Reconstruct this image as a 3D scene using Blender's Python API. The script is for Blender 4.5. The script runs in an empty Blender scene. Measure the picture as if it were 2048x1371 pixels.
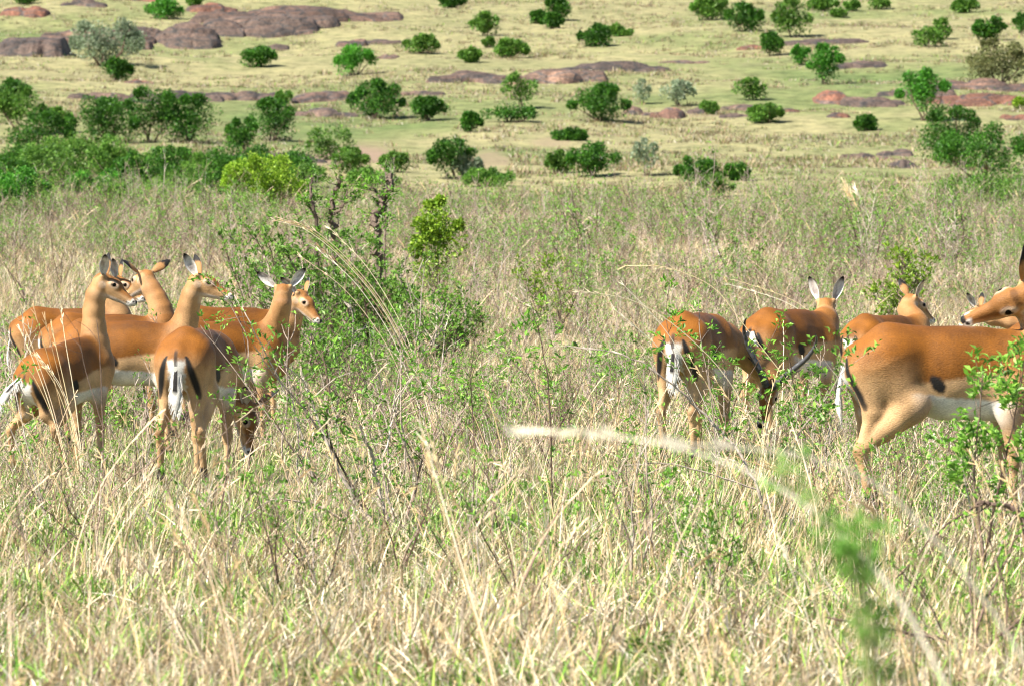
import bpy, math, random
import numpy as np
from mathutils import Vector, Matrix
scene = bpy.context.scene
PI = math.pi
# ---------------------------------------------------------------- camera
CZ = 1.6                        # eye height used as the zero of every sight line below
FPX = 11378.0                   # 200 mm lens on a 36 mm sensor, 2048 px wide
YH = 400.0                      # row of the level line in the photograph
cd = bpy.data.cameras.new('camera'); cam = bpy.data.objects.new('camera', cd)
scene.collection.objects.link(cam); scene.camera = cam
cd.lens = 200; cd.sensor_width = 36; cd.clip_start = 0.5; cd.clip_end = 6000
cam.location = (0, 0, CZ)
PITCH = math.atan((685.5 - YH) / FPX)
cam.rotation_euler = (PI / 2 - PITCH, 0, 0)
cd.dof.use_dof = True; cd.dof.focus_distance = 33.0; cd.dof.aperture_fstop = 13.0
# ---------------------------------------------------------------- light
SUN_EL = math.radians(50); sx, sy = -0.86, -0.50
sl = math.hypot(sx, sy); SV = Vector((sx / sl * math.cos(SUN_EL), sy / sl * math.cos(SUN_EL), math.sin(SUN_EL)))
world = bpy.data.worlds.new('World'); scene.world = world; world.use_nodes = True
wn = world.node_tree.nodes; wl = world.node_tree.links
sky = wn.new('ShaderNodeTexSky'); sky.sky_type = 'NISHITA'; sky.sun_disc = False
sky.sun_elevation = SUN_EL; sky.sun_rotation = math.atan2(sx, sy); sky.altitude = 1500
wl.new(sky.outputs[0], wn['Background'].inputs[0]); wn['Background'].inputs[1].default_value = 0.062
sd = bpy.data.lights.new('sun', 'SUN'); sd.energy = 5.0; sd.angle = math.radians(0.5); sd.color = (1, 0.94, 0.83)
so = bpy.data.objects.new('sun', sd); scene.collection.objects.link(so)
so.rotation_euler = (-SV).to_track_quat('-Z', 'Y').to_euler()
vs = scene.view_settings; vs.view_transform = 'Standard'; vs.look = 'None'; vs.exposure = 1.28; vs.gamma = 1; vs.use_curve_mapping = False
cy = scene.cycles
cy.max_bounces = 5; cy.diffuse_bounces = 2; cy.glossy_bounces = 2; cy.transmission_bounces = 3; cy.transparent_max_bounces = 4
cy.use_denoising = True; cy.use_adaptive_sampling = True; cy.adaptive_threshold = 0.02
cy.filter_width = 1.2
# ---------------------------------------------------------------- helpers
COL = scene.collection
def link(o):
    COL.objects.link(o); return o
def tag(o, label=None, cat=None, group=None, kind=None):
    if label: o['label'] = label
    if cat: o['category'] = cat
    if group: o['group'] = group
    if kind: o['kind'] = kind
    return o
def empty(name, loc, rz=0.0):
    o = bpy.data.objects.new(name, None); o.location = loc; o.rotation_euler = (0, 0, rz); o.empty_display_size = 0.2
    return link(o)
class MB:
    """collects quads (a triangle repeats nothing: it is stored as 3 loops)"""
    def __init__(s): s.V = []; s.F = []; s.C = []; s.M = []; s.n = 0
    def add(s, V, F, C, mat=0):
        V = np.asarray(V, np.float32).reshape(-1, 3); F = np.asarray(F, np.int64)
        C = np.asarray(C, np.float32)
        if C.ndim == 1: C = np.tile(C, (len(V), 1))
        s.V.append(V); s.F.append(F + s.n); s.C.append(C[:, :3]); s.M.append(np.full(len(F), mat)); s.n += len(V)
    def arrays(s):
        return np.concatenate(s.V), s.F, np.concatenate(s.C), np.concatenate(s.M)
    def mesh(s, name, mats, smooth=False, extra=None, loose=None):
        V, Fs, C, M = s.arrays()
        if loose is not None: V = np.concatenate([V, loose]); C = np.concatenate([C, np.zeros((len(loose), 3), np.float32)])
        me = bpy.data.meshes.new(name)
        sizes = np.concatenate([np.full(len(F), F.shape[1]) for F in Fs]); loops = np.concatenate([F.ravel() for F in Fs])
        me.vertices.add(len(V)); me.vertices.foreach_set('co', V.astype(np.float32).ravel())
        me.loops.add(len(loops)); me.loops.foreach_set('vertex_index', loops.astype(np.int32))
        me.polygons.add(len(sizes)); me.polygons.foreach_set('loop_start', np.concatenate([[0], np.cumsum(sizes)[:-1]]).astype(np.int32))
        for m in mats: me.materials.append(m)
        me.polygons.foreach_set('material_index', M.astype(np.int32))
        if smooth: me.polygons.foreach_set('use_smooth', np.ones(len(sizes), bool))
        else: me.polygons.foreach_set('use_smooth', np.zeros(len(sizes), bool))
        a = me.color_attributes.new('Col', 'FLOAT_COLOR', 'POINT')
        a.data.foreach_set('color', np.concatenate([C, np.ones((len(C), 1), np.float32)], 1).astype(np.float32).ravel())
        me.update(calc_edges=True)
        return me
    def obj(s, name, mats, parent=None, smooth=False):
        o = link(bpy.data.objects.new(name, s.mesh(name, mats, smooth)))
        if parent is not None: o.parent = parent
        return o
def lerp(a, b, t): return a + (b - a) * t
def sstep(a, b, x):
    t = np.clip((x - a) / (b - a), 0, 1); return t * t * (3 - 2 * t)
# ---------------------------------------------------------------- value noise for shapes
def vnoise(P, seed=0):
    P = np.asarray(P, np.float64); I = np.floor(P).astype(np.int64); f = P - I; f = f * f * (3 - 2 * f); out = 0
    for dx in (0, 1):
        for dy in (0, 1):
            for dz in (0, 1):
                h = (I[..., 0] + dx) * 374761393 + (I[..., 1] + dy) * 668265263 + (I[..., 2] + dz) * 2147483647 + seed * 974634777
                h = (h ^ (h >> 13)) * 1274126177; h = (h ^ (h >> 16)) & 0xffffff
                w = (f[..., 0] if dx else 1 - f[..., 0]) * (f[..., 1] if dy else 1 - f[..., 1]) * (f[..., 2] if dz else 1 - f[..., 2])
                out = out + w * (h / 0xffffff)
    return out * 2 - 1
def fbm(P, seed=0, o=4):
    P = np.asarray(P, np.float64); a = 1; s = 0; t = 0
    for i in range(o): s = s + a * vnoise(P * 2 ** i, seed + i * 17); t += a; a *= .5
    return s / t
# ---------------------------------------------------------------- terrain
_py = np.array([-60, -30, 0, 15, 20, 26, 32, 36, 40, 50, 65, 85, 100, 112, 125, 150, 180, 220, 250, 300, 350, 400, 450, 520, 700, 1200, 4000.])
_pz = np.array([-1.5, -1.5, -1.42, -1.385, -1.42, -1.47, -1.60, -1.635, -1.67, -1.72, -1.62, -1.1, -.6, -.33, -.42, -1.3, -1.2, .29, 1.54, 4.2, 7.5, 11.4, 15.8, 22.4, 40, 62, 62])
_ys = np.concatenate([np.arange(-60, 600, 0.5), np.arange(600, 4000, 10.)])
_zs = np.interp(_ys, _py, _pz)
_k = np.hanning(31); _k /= _k.sum(); _z2 = np.convolve(np.pad(_zs, 15, mode='edge'), _k, 'valid')
_w = sstep(44, 60, _ys); _k3 = np.hanning(11); _k3 /= _k3.sum(); _z1 = np.convolve(np.pad(_zs, 5, mode='edge'), _k3, 'valid')
_zs = _z1 * (1 - _w) + _z2 * _w
def ground(x, y):
    x = np.asarray(x, float); y = np.asarray(y, float)
    z = np.interp(y, _ys, _zs) + CZ
    P = np.stack([x, y, x * 0], -1)
    z = z + vnoise(P * .55, 3) * .03 + vnoise(P * .17, 5) * .05 * sstep(42, 70, y)
    far = sstep(130, 240, y)
    z = z + (vnoise(P * np.array([.16, .05, 0]), 44) * .22 + vnoise(P * np.array([.5, .1, 0]), 45) * .07) * sstep(75, 105, y) * sstep(190, 140, y)
    z = z + far * (fbm(P * .030, 8, 3) * 1.3 + vnoise(P * .13, 9) * .16)
    z = z + sstep(600, 1100, y) * fbm(P * .004, 12, 3) * 14
    return z
def gz(x, y): return float(ground(np.array([x]), np.array([y]))[0])
def PX(px, py, Y):
    """the point at distance Y that the photograph shows at (px, py)"""
    return Vector(((px - 1024) * Y / FPX, Y, CZ - (py - YH) * Y / FPX))
def G(px, Y):
    x = (px - 1024) * Y / FPX; return Vector((x, Y, gz(x, Y)))
def HIT(px, py, y0=150.0, y1=700.0):
    """where the sight line through (px, py) meets the ground beyond y0"""
    ys = np.arange(y0, y1, 0.5); xs = (px - 1024) * ys / FPX
    d = CZ - (py - YH) * ys / FPX - ground(xs, ys)
    k = np.argmax(d < 0) if (d < 0).any() else len(ys) - 1
    return Vector((xs[k], ys[k], gz(xs[k], ys[k])))
# ---------------------------------------------------------------- materials
def mat(name): 
    m = bpy.data.materials.new(name); m.use_nodes = True; nt = m.node_tree
    for n in list(nt.nodes): nt.nodes.remove(n)
    out = nt.nodes.new('ShaderNodeOutputMaterial'); return m, nt.nodes, nt.links, out
def leaf_material(name, trans=.3, rough=.55, spec=.25, var=.35, hue=.02):
    m, N, L, out = mat(name)
    at = N.new('ShaderNodeAttribute'); at.attribute_name = 'Col'
    oi = N.new('ShaderNodeObjectInfo'); mr = N.new('ShaderNodeMapRange'); mr.inputs[3].default_value = 1 - var / 2; mr.inputs[4].default_value = 1 + var / 2
    L.new(oi.outputs['Random'], mr.inputs[0])
    hs = N.new('ShaderNodeHueSaturation'); L.new(at.outputs['Color'], hs.inputs['Color']); L.new(mr.outputs[0], hs.inputs['Value'])
    b = N.new('ShaderNodeBsdfPrincipled'); b.inputs['Roughness'].default_value = rough; b.inputs['Specular IOR Level'].default_value = spec
    L.new(hs.outputs[0], b.inputs['Base Color'])
    if trans > 0:
        t = N.new('ShaderNodeBsdfTranslucent'); L.new(hs.outputs[0], t.inputs[0])
        mx = N.new('ShaderNodeMixShader'); mx.inputs[0].default_value = trans
        L.new(b.outputs[0], mx.inputs[1]); L.new(t.outputs[0], mx.inputs[2]); L.new(mx.outputs[0], out.inputs[0])
    else: L.new(b.outputs[0], out.inputs[0])
    return m
M_GRASS = leaf_material('grass_blades', .14, .5, .35, .5)
M_LEAF = leaf_material('shrub_leaves', .33, .45, .4, .3)
M_BUSH = leaf_material('bush_leaves', .22, .5, .35, .25)
def bark_material():
    m, N, L, out = mat('bark')
    at = N.new('ShaderNodeAttribute'); at.attribute_name = 'Col'
    tc = N.new('ShaderNodeTexCoord'); ns = N.new('ShaderNodeTexNoise'); ns.inputs['Scale'].default_value = 60; ns.inputs['Detail'].default_value = 3
    L.new(tc.outputs['Object'], ns.inputs['Vector'])
    mr = N.new('ShaderNodeMapRange'); mr.inputs[1].default_value = .3; mr.inputs[2].default_value = .7; mr.inputs[3].default_value = .55; mr.inputs[4].default_value = 1.35
    L.new(ns.outputs[0], mr.inputs[0]); hs = N.new('ShaderNodeHueSaturation'); L.new(at.outputs['Color'], hs.inputs['Color']); L.new(mr.outputs[0], hs.inputs['Value'])
    b = N.new('ShaderNodeBsdfPrincipled'); b.inputs['Roughness'].default_value = .85; b.inputs['Specular IOR Level'].default_value = .2
    L.new(hs.outputs[0], b.inputs['Base Color']); L.new(b.outputs[0], out.inputs[0]); return m
M_BARK = bark_material()
def fur_material():
    m, N, L, out = mat('impala_coat')
    at = N.new('ShaderNodeAttribute'); at.attribute_name = 'Col'
    tc = N.new('ShaderNodeTexCoord')
    mp = N.new('ShaderNodeMapping'); mp.inputs['Scale'].default_value = (60, 160, 160); L.new(tc.outputs['Object'], mp.inputs[0])
    ns = N.new('ShaderNodeTexNoise'); ns.inputs['Scale'].default_value = 1.6; ns.inputs['Detail'].default_value = 3; L.new(mp.outputs[0], ns.inputs['Vector'])
    n2 = N.new('ShaderNodeTexNoise'); n2.inputs['Scale'].default_value = 9; n2.inputs['Detail'].default_value = 2; L.new(tc.outputs['Object'], n2.inputs['Vector'])
    ad = N.new('ShaderNodeMath'); ad.operation = 'ADD'; L.new(ns.outputs[0], ad.inputs[0]); L.new(n2.outputs[0], ad.inputs[1])
    mr = N.new('ShaderNodeMapRange'); mr.inputs[1].default_value = .7; mr.inputs[2].default_value = 1.3; mr.inputs[3].default_value = .66; mr.inputs[4].default_value = 1.28
    L.new(ad.outputs[0], mr.inputs[0]); hs = N.new('ShaderNodeHueSaturation'); L.new(at.outputs['Color'], hs.inputs['Color']); L.new(mr.outputs[0], hs.inputs['Value'])
    bp = N.new('ShaderNodeBump'); bp.inputs['Strength'].default_value = .5; bp.inputs['Distance'].default_value = .006; L.new(ns.outputs[0], bp.inputs['Height'])
    b = N.new('ShaderNodeBsdfPrincipled'); b.inputs['Roughness'].default_value = .62; b.inputs['Specular IOR Level'].default_value = .28
    b.inputs['Sheen Weight'].default_value = .03; b.inputs['Sheen Roughness'].default_value = .4
    L.new(hs.outputs[0], b.inputs['Base Color']); L.new(bp.outputs[0], b.inputs['Normal']); L.new(b.outputs[0], out.inputs[0]); return m
M_FUR = fur_material()
def plain(name, col, rough, spec=.5, coat=0):
    m, N, L, out = mat(name); b = N.new('ShaderNodeBsdfPrincipled'); b.inputs['Base Color'].default_value = (*col, 1)
    b.inputs['Roughness'].default_value = rough; b.inputs['Specular IOR Level'].default_value = spec; b.inputs['Coat Weight'].default_value = coat
    L.new(b.outputs[0], out.inputs[0]); return m
M_EYE = plain('eye', (.004, .003, .002), .3, .08, 0)
M_HOOF = plain('hoof', (.02, .017, .015), .45)
def horn_material():
    m, N, L, out = mat('horn'); at = N.new('ShaderNodeAttribute'); at.attribute_name = 'Col'
    b = N.new('ShaderNodeBsdfPrincipled'); b.inputs['Roughness'].default_value = .38; L.new(at.outputs['Color'], b.inputs['Base Color']); L.new(b.outputs[0], out.inputs[0]); return m
M_HORN = horn_material()
def rock_material():
    m, N, L, out = mat('granite'); tc = N.new('ShaderNodeTexCoord')
    geo = N.new('ShaderNodeNewGeometry')
    n1 = N.new('ShaderNodeTexNoise'); n1.inputs['Scale'].default_value = .55; n1.inputs['Detail'].default_value = 5; n1.inputs['Roughness'].default_value = .6; L.new(geo.outputs['Position'], n1.inputs['Vector'])
    cr = N.new('ShaderNodeValToRGB'); e = cr.color_ramp.elements
    e[0].position = .3; e[0].color = (.036, .026, .021, 1); e[1].position = .72; e[1].color = (.175, .108, .076, 1)
    x = cr.color_ramp.elements.new(.5); x.color = (.086, .056, .042, 1)
    L.new(n1.outputs[0], cr.inputs[0])
    n2 = N.new('ShaderNodeTexNoise'); n2.inputs['Scale'].default_value = 6; n2.inputs['Detail'].default_value = 4; L.new(geo.outputs['Position'], n2.inputs['Vector'])
    at = N.new('ShaderNodeAttribute'); at.attribute_name = 'Col'
    mu = N.new('ShaderNodeMix'); mu.data_type = 'RGBA'; mu.blend_type = 'MULTIPLY'; mu.inputs[0].default_value = 1
    L.new(cr.outputs[0], mu.inputs[6]); L.new(at.outputs['Color'], mu.inputs[7])
    mr = N.new('ShaderNodeMapRange'); mr.inputs[1].default_value = .3; mr.inputs[2].default_value = .7; mr.inputs[3].default_value = .45; mr.inputs[4].default_value = 1.55; L.new(n2.outputs[0], mr.inputs[0])
    hs = N.new('ShaderNodeHueSaturation'); L.new(mu.outputs[2], hs.inputs['Color']); L.new(mr.outputs[0], hs.inputs['Value'])
    mpv = N.new('ShaderNodeMapping'); mpv.inputs['Scale'].default_value = (.35, .35, 1.3); L.new(geo.outputs['Position'], mpv.inputs[0])
    wv = N.new('ShaderNodeTexNoise'); wv.inputs['Scale'].default_value = .8; wv.inputs['Detail'].default_value = 3; L.new(mpv.outputs[0], wv.inputs['Vector'])
    av = N.new('ShaderNodeVectorMath'); av.operation = 'ADD'; L.new(mpv.outputs[0], av.inputs[0]); L.new(wv.outputs[1], av.inputs[1])
    vo = N.new('ShaderNodeTexVoronoi'); vo.feature = 'DISTANCE_TO_EDGE'; vo.inputs['Scale'].default_value = 1.1; L.new(av.outputs[0], vo.inputs['Vector'])
    vr = N.new('ShaderNodeMapRange'); vr.inputs[1].default_value = 0; vr.inputs[2].default_value = .07; vr.inputs[3].default_value = .35; vr.inputs[4].default_value = 1; L.new(vo.outputs[0], vr.inputs[0]); L.new(vr.outputs[0], hs.inputs['Saturation'])
    mv = N.new('ShaderNodeMath'); mv.operation = 'MULTIPLY'; L.new(vr.outputs[0], mv.inputs[0]); L.new(mr.outputs[0], mv.inputs[1]); L.new(mv.outputs[0], hs.inputs['Value'])
    bp = N.new('ShaderNodeBump'); bp.inputs['Strength'].default_value = .6; bp.inputs['Distance'].default_value = .12; L.new(n2.outputs[0], bp.inputs['Height'])
    b = N.new('ShaderNodeBsdfPrincipled'); b.inputs['Roughness'].default_value = .8; L.new(hs.outputs[0], b.inputs['Base Color']); L.new(bp.outputs[0], b.inputs['Normal'])
    L.new(b.outputs[0], out.inputs[0]); return m
M_ROCK = rock_material()
def ground_material():
    m, N, L, out = mat('savanna_ground'); geo = N.new('ShaderNodeNewGeometry'); pos = geo.outputs['Position']
    def noise(scale, det=4, rough=.55, vec=pos, sc=None):
        n = N.new('ShaderNodeTexNoise'); n.inputs['Scale'].default_value = scale; n.inputs['Detail'].default_value = det; n.inputs['Roughness'].default_value = rough
        if sc:
            mp = N.new('ShaderNodeMapping'); mp.inputs['Scale'].default_value = sc; L.new(vec, mp.inputs[0]); vec = mp.outputs[0]
        L.new(vec, n.inputs['Vector']); return n.outputs[0]
    def ramp(v, stops):
        c = N.new('ShaderNodeValToRGB'); e = c.color_ramp.elements
        while len(e) < len(stops): e.new(.5)
        for k, (p, col) in enumerate(stops): e[k].position = p; e[k].color = (*col, 1)
        L.new(v, c.inputs[0]); return c.outputs[0]
    def mix(f, a, b, mode='MIX'):
        x = N.new('ShaderNodeMix'); x.data_type = 'RGBA'; x.blend_type = mode
        if isinstance(f, float): x.inputs[0].default_value = f
        else: L.new(f, x.inputs[0])
        L.new(a, x.inputs[6]); L.new(b, x.inputs[7]); return x.outputs[2]
    near = ramp(noise(3, 6), [(.3, (.05, .04, .022)), (.5, (.12, .09, .045)), (.7, (.08, .10, .03))])
    hillA = ramp(noise(.045, 5, .6, sc=(1, .6, 1)), [(.34, (.125, .168, .062)), (.46, (.20, .215, .095)), (.56, (.285, .262, .138)), (.70, (.225, .222, .11))])
    hillB = ramp(noise(.9, 5, .75), [(.32, (.42, .44, .40)), (.5, (.95, .95, .95)), (.66, (1.3, 1.27, 1.2))])
    hill = mix(1.0, hillA, hillB, 'MULTIPLY')
    soil = N.new('ShaderNodeRGB'); soil.outputs[0].default_value = (.26, .19, .135, 1)
    at = N.new('ShaderNodeAttribute'); at.attribute_name = 'Col'; sp = N.new('ShaderNodeSeparateColor'); L.new(at.outputs['Color'], sp.inputs[0])
    nz = noise(.8, 5, .7); ad = N.new('ShaderNodeMath'); ad.operation = 'MULTIPLY_ADD'; L.new(nz, ad.inputs[0]); ad.inputs[1].default_value = 1.6; ad.inputs[2].default_value = -.8
    a2 = N.new('ShaderNodeMath'); a2.operation = 'ADD'; a2.use_clamp = True; L.new(sp.outputs[1], a2.inputs[0]); L.new(ad.outputs[0], a2.inputs[1])
    a3 = N.new('ShaderNodeMath'); a3.operation = 'MULTIPLY'; L.new(a2.outputs[0], a3.inputs[0]); L.new(sp.outputs[1], a3.inputs[1])
    hill = mix(a3.outputs[0], hill, soil.outputs[0])
    c = mix(sp.outputs[0], near, hill)
    bp = N.new('ShaderNodeBump'); bp.inputs['Strength'].default_value = .8; bp.inputs['Distance'].default_value = .25; L.new(noise(2.2, 5, .7), bp.inputs['Height'])
    b = N.new('ShaderNodeBsdfPrincipled'); b.inputs['Roughness'].default_value = .95; b.inputs['Specular IOR Level'].default_value = .1
    L.new(c, b.inputs['Base Color']); L.new(bp.outputs[0], b.inputs['Normal']); L.new(b.outputs[0], out.inputs[0]); return m
M_GROUND = ground_material()
# ---------------------------------------------------------------- ground sheet
SOIL = []   # bare earth patches of the hill (x, y, rx, ry, strength)
for (px, py, w, h, s) in [(700, 318, 170, 34, 1.0), (975, 325, 90, 26, .8), (1105, 285, 80, 18, .7), (560, 312, 120, 14, .6), (1500, 130, 70, 8, .5), (640, 240, 90, 12, .6),
                          (1100, 160, 120, 10, .7), (1380, 232, 180, 10, .6), (1840, 375, 60, 12, .8), (300, 200, 200, 8, .5), (1180, 480, 1, 1, 0)]:
    p = HIT(px, py); q0 = HIT(px, py + h / 2); q1 = HIT(px, py - h / 2)
    SOIL.append((p.x, p.y, w / 2 * p.y / FPX * 1.2, max(2.0, abs(q1.y - q0.y) * .6), s))
def build_ground():
    ys = np.concatenate([np.arange(-60, 10, 2.0), np.arange(10, 60, .35), np.arange(60, 140, .7), np.arange(140, 540, 1.2), np.geomspace(540, 4000, 60)])
    us = np.linspace(-1, 1, 221); us = np.sign(us) * (np.abs(us) ** 2.2)
    half = np.maximum(40, np.abs(ys) * .9)
    X = us[None] * half[:, None]; Y = np.repeat(ys[:, None], len(us), 1)
    # keep the middle third dense across the view
    Z = ground(X, Y)
    V = np.stack([X, Y, Z], -1).reshape(-1, 3); ny, nx = X.shape
    i = np.arange((ny - 1) * nx).reshape(ny - 1, nx)[:, :-1].ravel()
    F = np.stack([i, i + 1, i + nx + 1, i + nx], 1)
    c = np.zeros((len(V), 3)); c[:, 0] = sstep(118, 150, V[:, 1])
    for (x, y, rx, ry, s) in SOIL:
        c[:, 1] = np.maximum(c[:, 1], s * np.clip(1.5 - ((V[:, 0] - x) / rx) ** 2 - ((V[:, 1] - y) / ry) ** 2, 0, 1))
    mb = MB(); mb.add(V, F, c); o = mb.obj('ground', [M_GROUND], smooth=True)
    tag(o, 'rolling savanna ground of short straw and green grass', kind='structure')
build_ground()
# ---------------------------------------------------------------- scattering helper: one object, its own geometry instanced on its own points
def scatter(name, protos, pos, rot, scl, idx, mats):
    big = MB(); vid = []
    for k, p in enumerate(protos):
        V, Fs, C, M = p.arrays(); off = big.n
        for F, ms in zip(p.F, p.M): big.F.append(F + off); big.M.append(ms)
        big.V.append(V); big.C.append(C); big.n += len(V); vid.append(np.full(len(V), k))
    nproto = big.n; n = len(pos)
    me = big.mesh(name, mats, loose=np.asarray(pos, np.float32))
    def attr(nm, typ, data, key='value'):
        a = me.attributes.new(nm, typ, 'POINT'); a.data.foreach_set(key, data)
    z = lambda a, d: np.concatenate([np.full((nproto,) + a.shape[1:], d, a.dtype), a])
    attr('vid', 'INT', np.concatenate([np.concatenate(vid), np.full(n, -1)]).astype(np.int32))
    attr('ispt', 'BOOLEAN', np.concatenate([np.zeros(nproto, bool), np.ones(n, bool)]))
    attr('rot', 'FLOAT_VECTOR', z(np.asarray(rot, np.float32), 0).ravel(), 'vector')
    attr('scl', 'FLOAT_VECTOR', z(np.asarray(scl, np.float32), 1).ravel(), 'vector')
    attr('idx', 'INT', z(np.asarray(idx, np.int32), 0))
    o = link(bpy.data.objects.new(name, me))
    ng = bpy.data.node_groups.new(name + '_scatter', 'GeometryNodeTree')
    ng.interface.new_socket('Geometry', in_out='INPUT', socket_type='NodeSocketGeometry'); ng.interface.new_socket('Geometry', in_out='OUTPUT', socket_type='NodeSocketGeometry')
    N = ng.nodes; L = ng.links; gi = N.new('NodeGroupInput'); go = N.new('NodeGroupOutput')
    def na(nm, t):
        a = N.new('GeometryNodeInputNamedAttribute'); a.data_type = t; a.inputs[0].default_value = nm; return a.outputs[0]
    sep = N.new('GeometryNodeSeparateGeometry'); sep.domain = 'POINT'; L.new(gi.outputs[0], sep.inputs[0]); L.new(na('ispt', 'BOOLEAN'), sep.inputs[1])
    spl = N.new('GeometryNodeSplitToInstances'); L.new(sep.outputs[1], spl.inputs['Geometry']); L.new(na('vid', 'INT'), spl.inputs['Group ID'])
    iop = N.new('GeometryNodeInstanceOnPoints'); L.new(sep.outputs[0], iop.inputs['Points']); L.new(spl.outputs[0], iop.inputs['Instance'])
    iop.inputs['Pick Instance'].default_value = True; L.new(na('idx', 'INT'), iop.inputs['Instance Index'])
    L.new(na('rot', 'FLOAT_VECTOR'), iop.inputs['Rotation']); L.new(na('scl', 'FLOAT_VECTOR'), iop.inputs['Scale'])
    L.new(iop.outputs[0], go.inputs[0])
    md = o.modifiers.new('scatter', 'NODES'); md.node_group = ng
    return o
# ---------------------------------------------------------------- grass blades
STRAW = np.array([[.78, .63, .37], [.86, .74, .51], [.68, .50, .27], [.48, .33, .18], [.92, .84, .66], [.74, .57, .39]])
GREEN = np.array([[.20, .42, .04], [.31, .55, .07], [.12, .28, .03], [.45, .60, .12], [.34, .56, .14]])
DEAD = np.array([[.36, .26, .18], [.26, .18, .13], [.42, .30, .22]])
def blades(mb, rng, n, rad, h0, h1, lean, droop, w, pal, wind=(.25, 0), lying=0.0, seg=3):
    r = rad * np.sqrt(rng.random(n)); a = rng.random(n) * 2 * PI
    B = np.stack([r * np.cos(a), r * np.sin(a), np.zeros(n) - .015], 1)
    H = h0 + (h1 - h0) * rng.random(n) ** 1.5
    az = rng.random(n) * 2 * PI; le = lean * np.abs(rng.normal(size=n)) + lying
    D = np.stack([np.cos(az) * le + wind[0], np.sin(az) * le + wind[1], np.ones(n)], 1); D /= np.linalg.norm(D, axis=1)[:, None]
    side = np.stack([-np.sin(az + rng.normal(size=n) * .8), np.cos(az + rng.normal(size=n) * .8), np.zeros(n)], 1)
    side = np.where(rng.random((n, 1)) < .6, np.array([[1., 0, 0]]) + .5 * side, side); side /= np.linalg.norm(side, axis=1)[:, None]
    dr = droop * rng.random(n)
    ts = np.linspace(0, 1, seg + 1); ww = w * (.6 + .8 * rng.random(n))
    rows = []
    for t in ts:
        c = B + D * (H * t)[:, None]; hd = D.copy(); hd[:, 2] = 0
        c = c + hd * (H * dr * t * t * 1.5)[:, None]; c[:, 2] -= H * dr * t * t * .8
        k = ww * (1 - t ** 1.6 * .92) * .5
        rows.append(c - side * k[:, None]); rows.append(c + side * k[:, None])
    V = np.stack(rows, 1).reshape(-1, 3); m = 2 * (seg + 1)
    b = (np.arange(n) * m)[:, None]; F = np.concatenate([b + np.array([[2 * i, 2 * i + 1, 2 * i + 3, 2 * i + 2]]) for i in range(seg)])
    col = pal[rng.integers(0, len(pal), n)] * (.34 + .80 * rng.random((n, 1)))
    C = np.repeat(col[:, None], m, 1); C[:, :2] *= .85
    mb.add(V, F, C.reshape(-1, 3))
def seed_stems(mb, rng, n, rad, h0, h1, col=None):
    """tall dry stalks that carry a feathery seed head"""
    for _ in range(n):
        a = rng.random() * 2 * PI; r = rad * rng.random(); b = np.array([r * math.cos(a), r * math.sin(a), 0.])
        H = h0 + (h1 - h0) * rng.random(); az = rng.normal() * .9 + (PI if rng.random() < .35 else 0); cv = .15 + .35 * rng.random()
        c = STRAW[rng.integers(0, len(STRAW))] * (.85 + .3 * rng.random()); ts = np.linspace(0, 1, 6)
        P = np.stack([b[0] + math.cos(az) * H * cv * ts ** 2, b[1] + math.sin(az) * H * cv * ts ** 2, H * ts * (1 - .18 * ts * cv)], 1)
        tube(mb, P, np.linspace(.0024, .0012, 6), c, 3)
        for k in range(7):
            t = .8 + .2 * k / 7; p = P[4] + (P[5] - P[4]) * (t - .8) / .2; d = (P[5] - P[4]); d = d / np.linalg.norm(d)
            s = np.array([rng.normal(), rng.normal(), rng.normal()]) * .5 + d; s /= np.linalg.norm(s); q = p + s * .03
            nrm = np.cross(s, [.3, 1, .2]); nrm /= np.linalg.norm(nrm) + 1e-6
            mb.add([p - nrm * .002, p + nrm * .002, q + nrm * .0015, q - nrm * .0015], [[0, 1, 2, 3]], c * 1.1)
def tube(mb, P, R, col, sides=4, mat=0):
    P = np.asarray(P, float); n = len(P); R = np.broadcast_to(np.asarray(R, float), (n,))
    T = np.gradient(P, axis=0); T /= np.linalg.norm(T, axis=1)[:, None] + 1e-9
    ref = np.array([.31, .2, .93]) if abs(T[0, 2]) < .8 else np.array([.95, .28, .1])
    U = np.cross(T, ref); U /= np.linalg.norm(U, axis=1)[:, None] + 1e-9; W = np.cross(T, U)
    a = np.arange(sides) * 2 * PI / sides
    V = P[:, None] + R[:, None, None] * (np.cos(a)[None, :, None] * U[:, None] + np.sin(a)[None, :, None] * W[:, None])
    i = np.arange(n - 1)[:, None] * sides; j = np.arange(sides)[None]; k = (j + 1) % sides
    F = np.stack([(i + j), (i + k), (i + sides + k), (i + sides + j)], -1).reshape(-1, 4)
    mb.add(V.reshape(-1, 3), F, col, mat)
def leaves(mb, rng, P, D, size, cols, mat=0, fold=.25, asp=.42):
    """one folded leaf (two faces) at each point"""
    P = np.asarray(P, float); n = len(P)
    if n == 0: return
    D = np.asarray(D, float); D = D / (np.linalg.norm(D, axis=1)[:, None] + 1e-9)
    R = rng.normal(size=(n, 3)); R[:, 2] = np.abs(R[:, 2]) * .3
    S = np.cross(D, R + np.array([0, 0, 1.2])); S /= np.linalg.norm(S, axis=1)[:, None] + 1e-9; Nn = np.cross(S, D)
    s = (np.asarray(size) * (.6 + .7 * rng.random(n)))[:, None]
    m1 = P + D * s * .5; f = Nn * s * fold * asp
    V = np.stack([P, m1 - S * s * asp * .5 + f, P + D * s - Nn * s * .15, m1 + S * s * asp * .5 + f], 1).reshape(-1, 3)
    b = (np.arange(n) * 4)[:, None]; F = np.concatenate([b + np.array([[0, 1, 2]]), b + np.array([[0, 2, 3]])])
    c = cols[rng.integers(0, len(cols), n)] * (.7 + .6 * rng.random((n, 1)))
    mb.add(V, F, np.repeat(c, 4, 0), mat)
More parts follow.
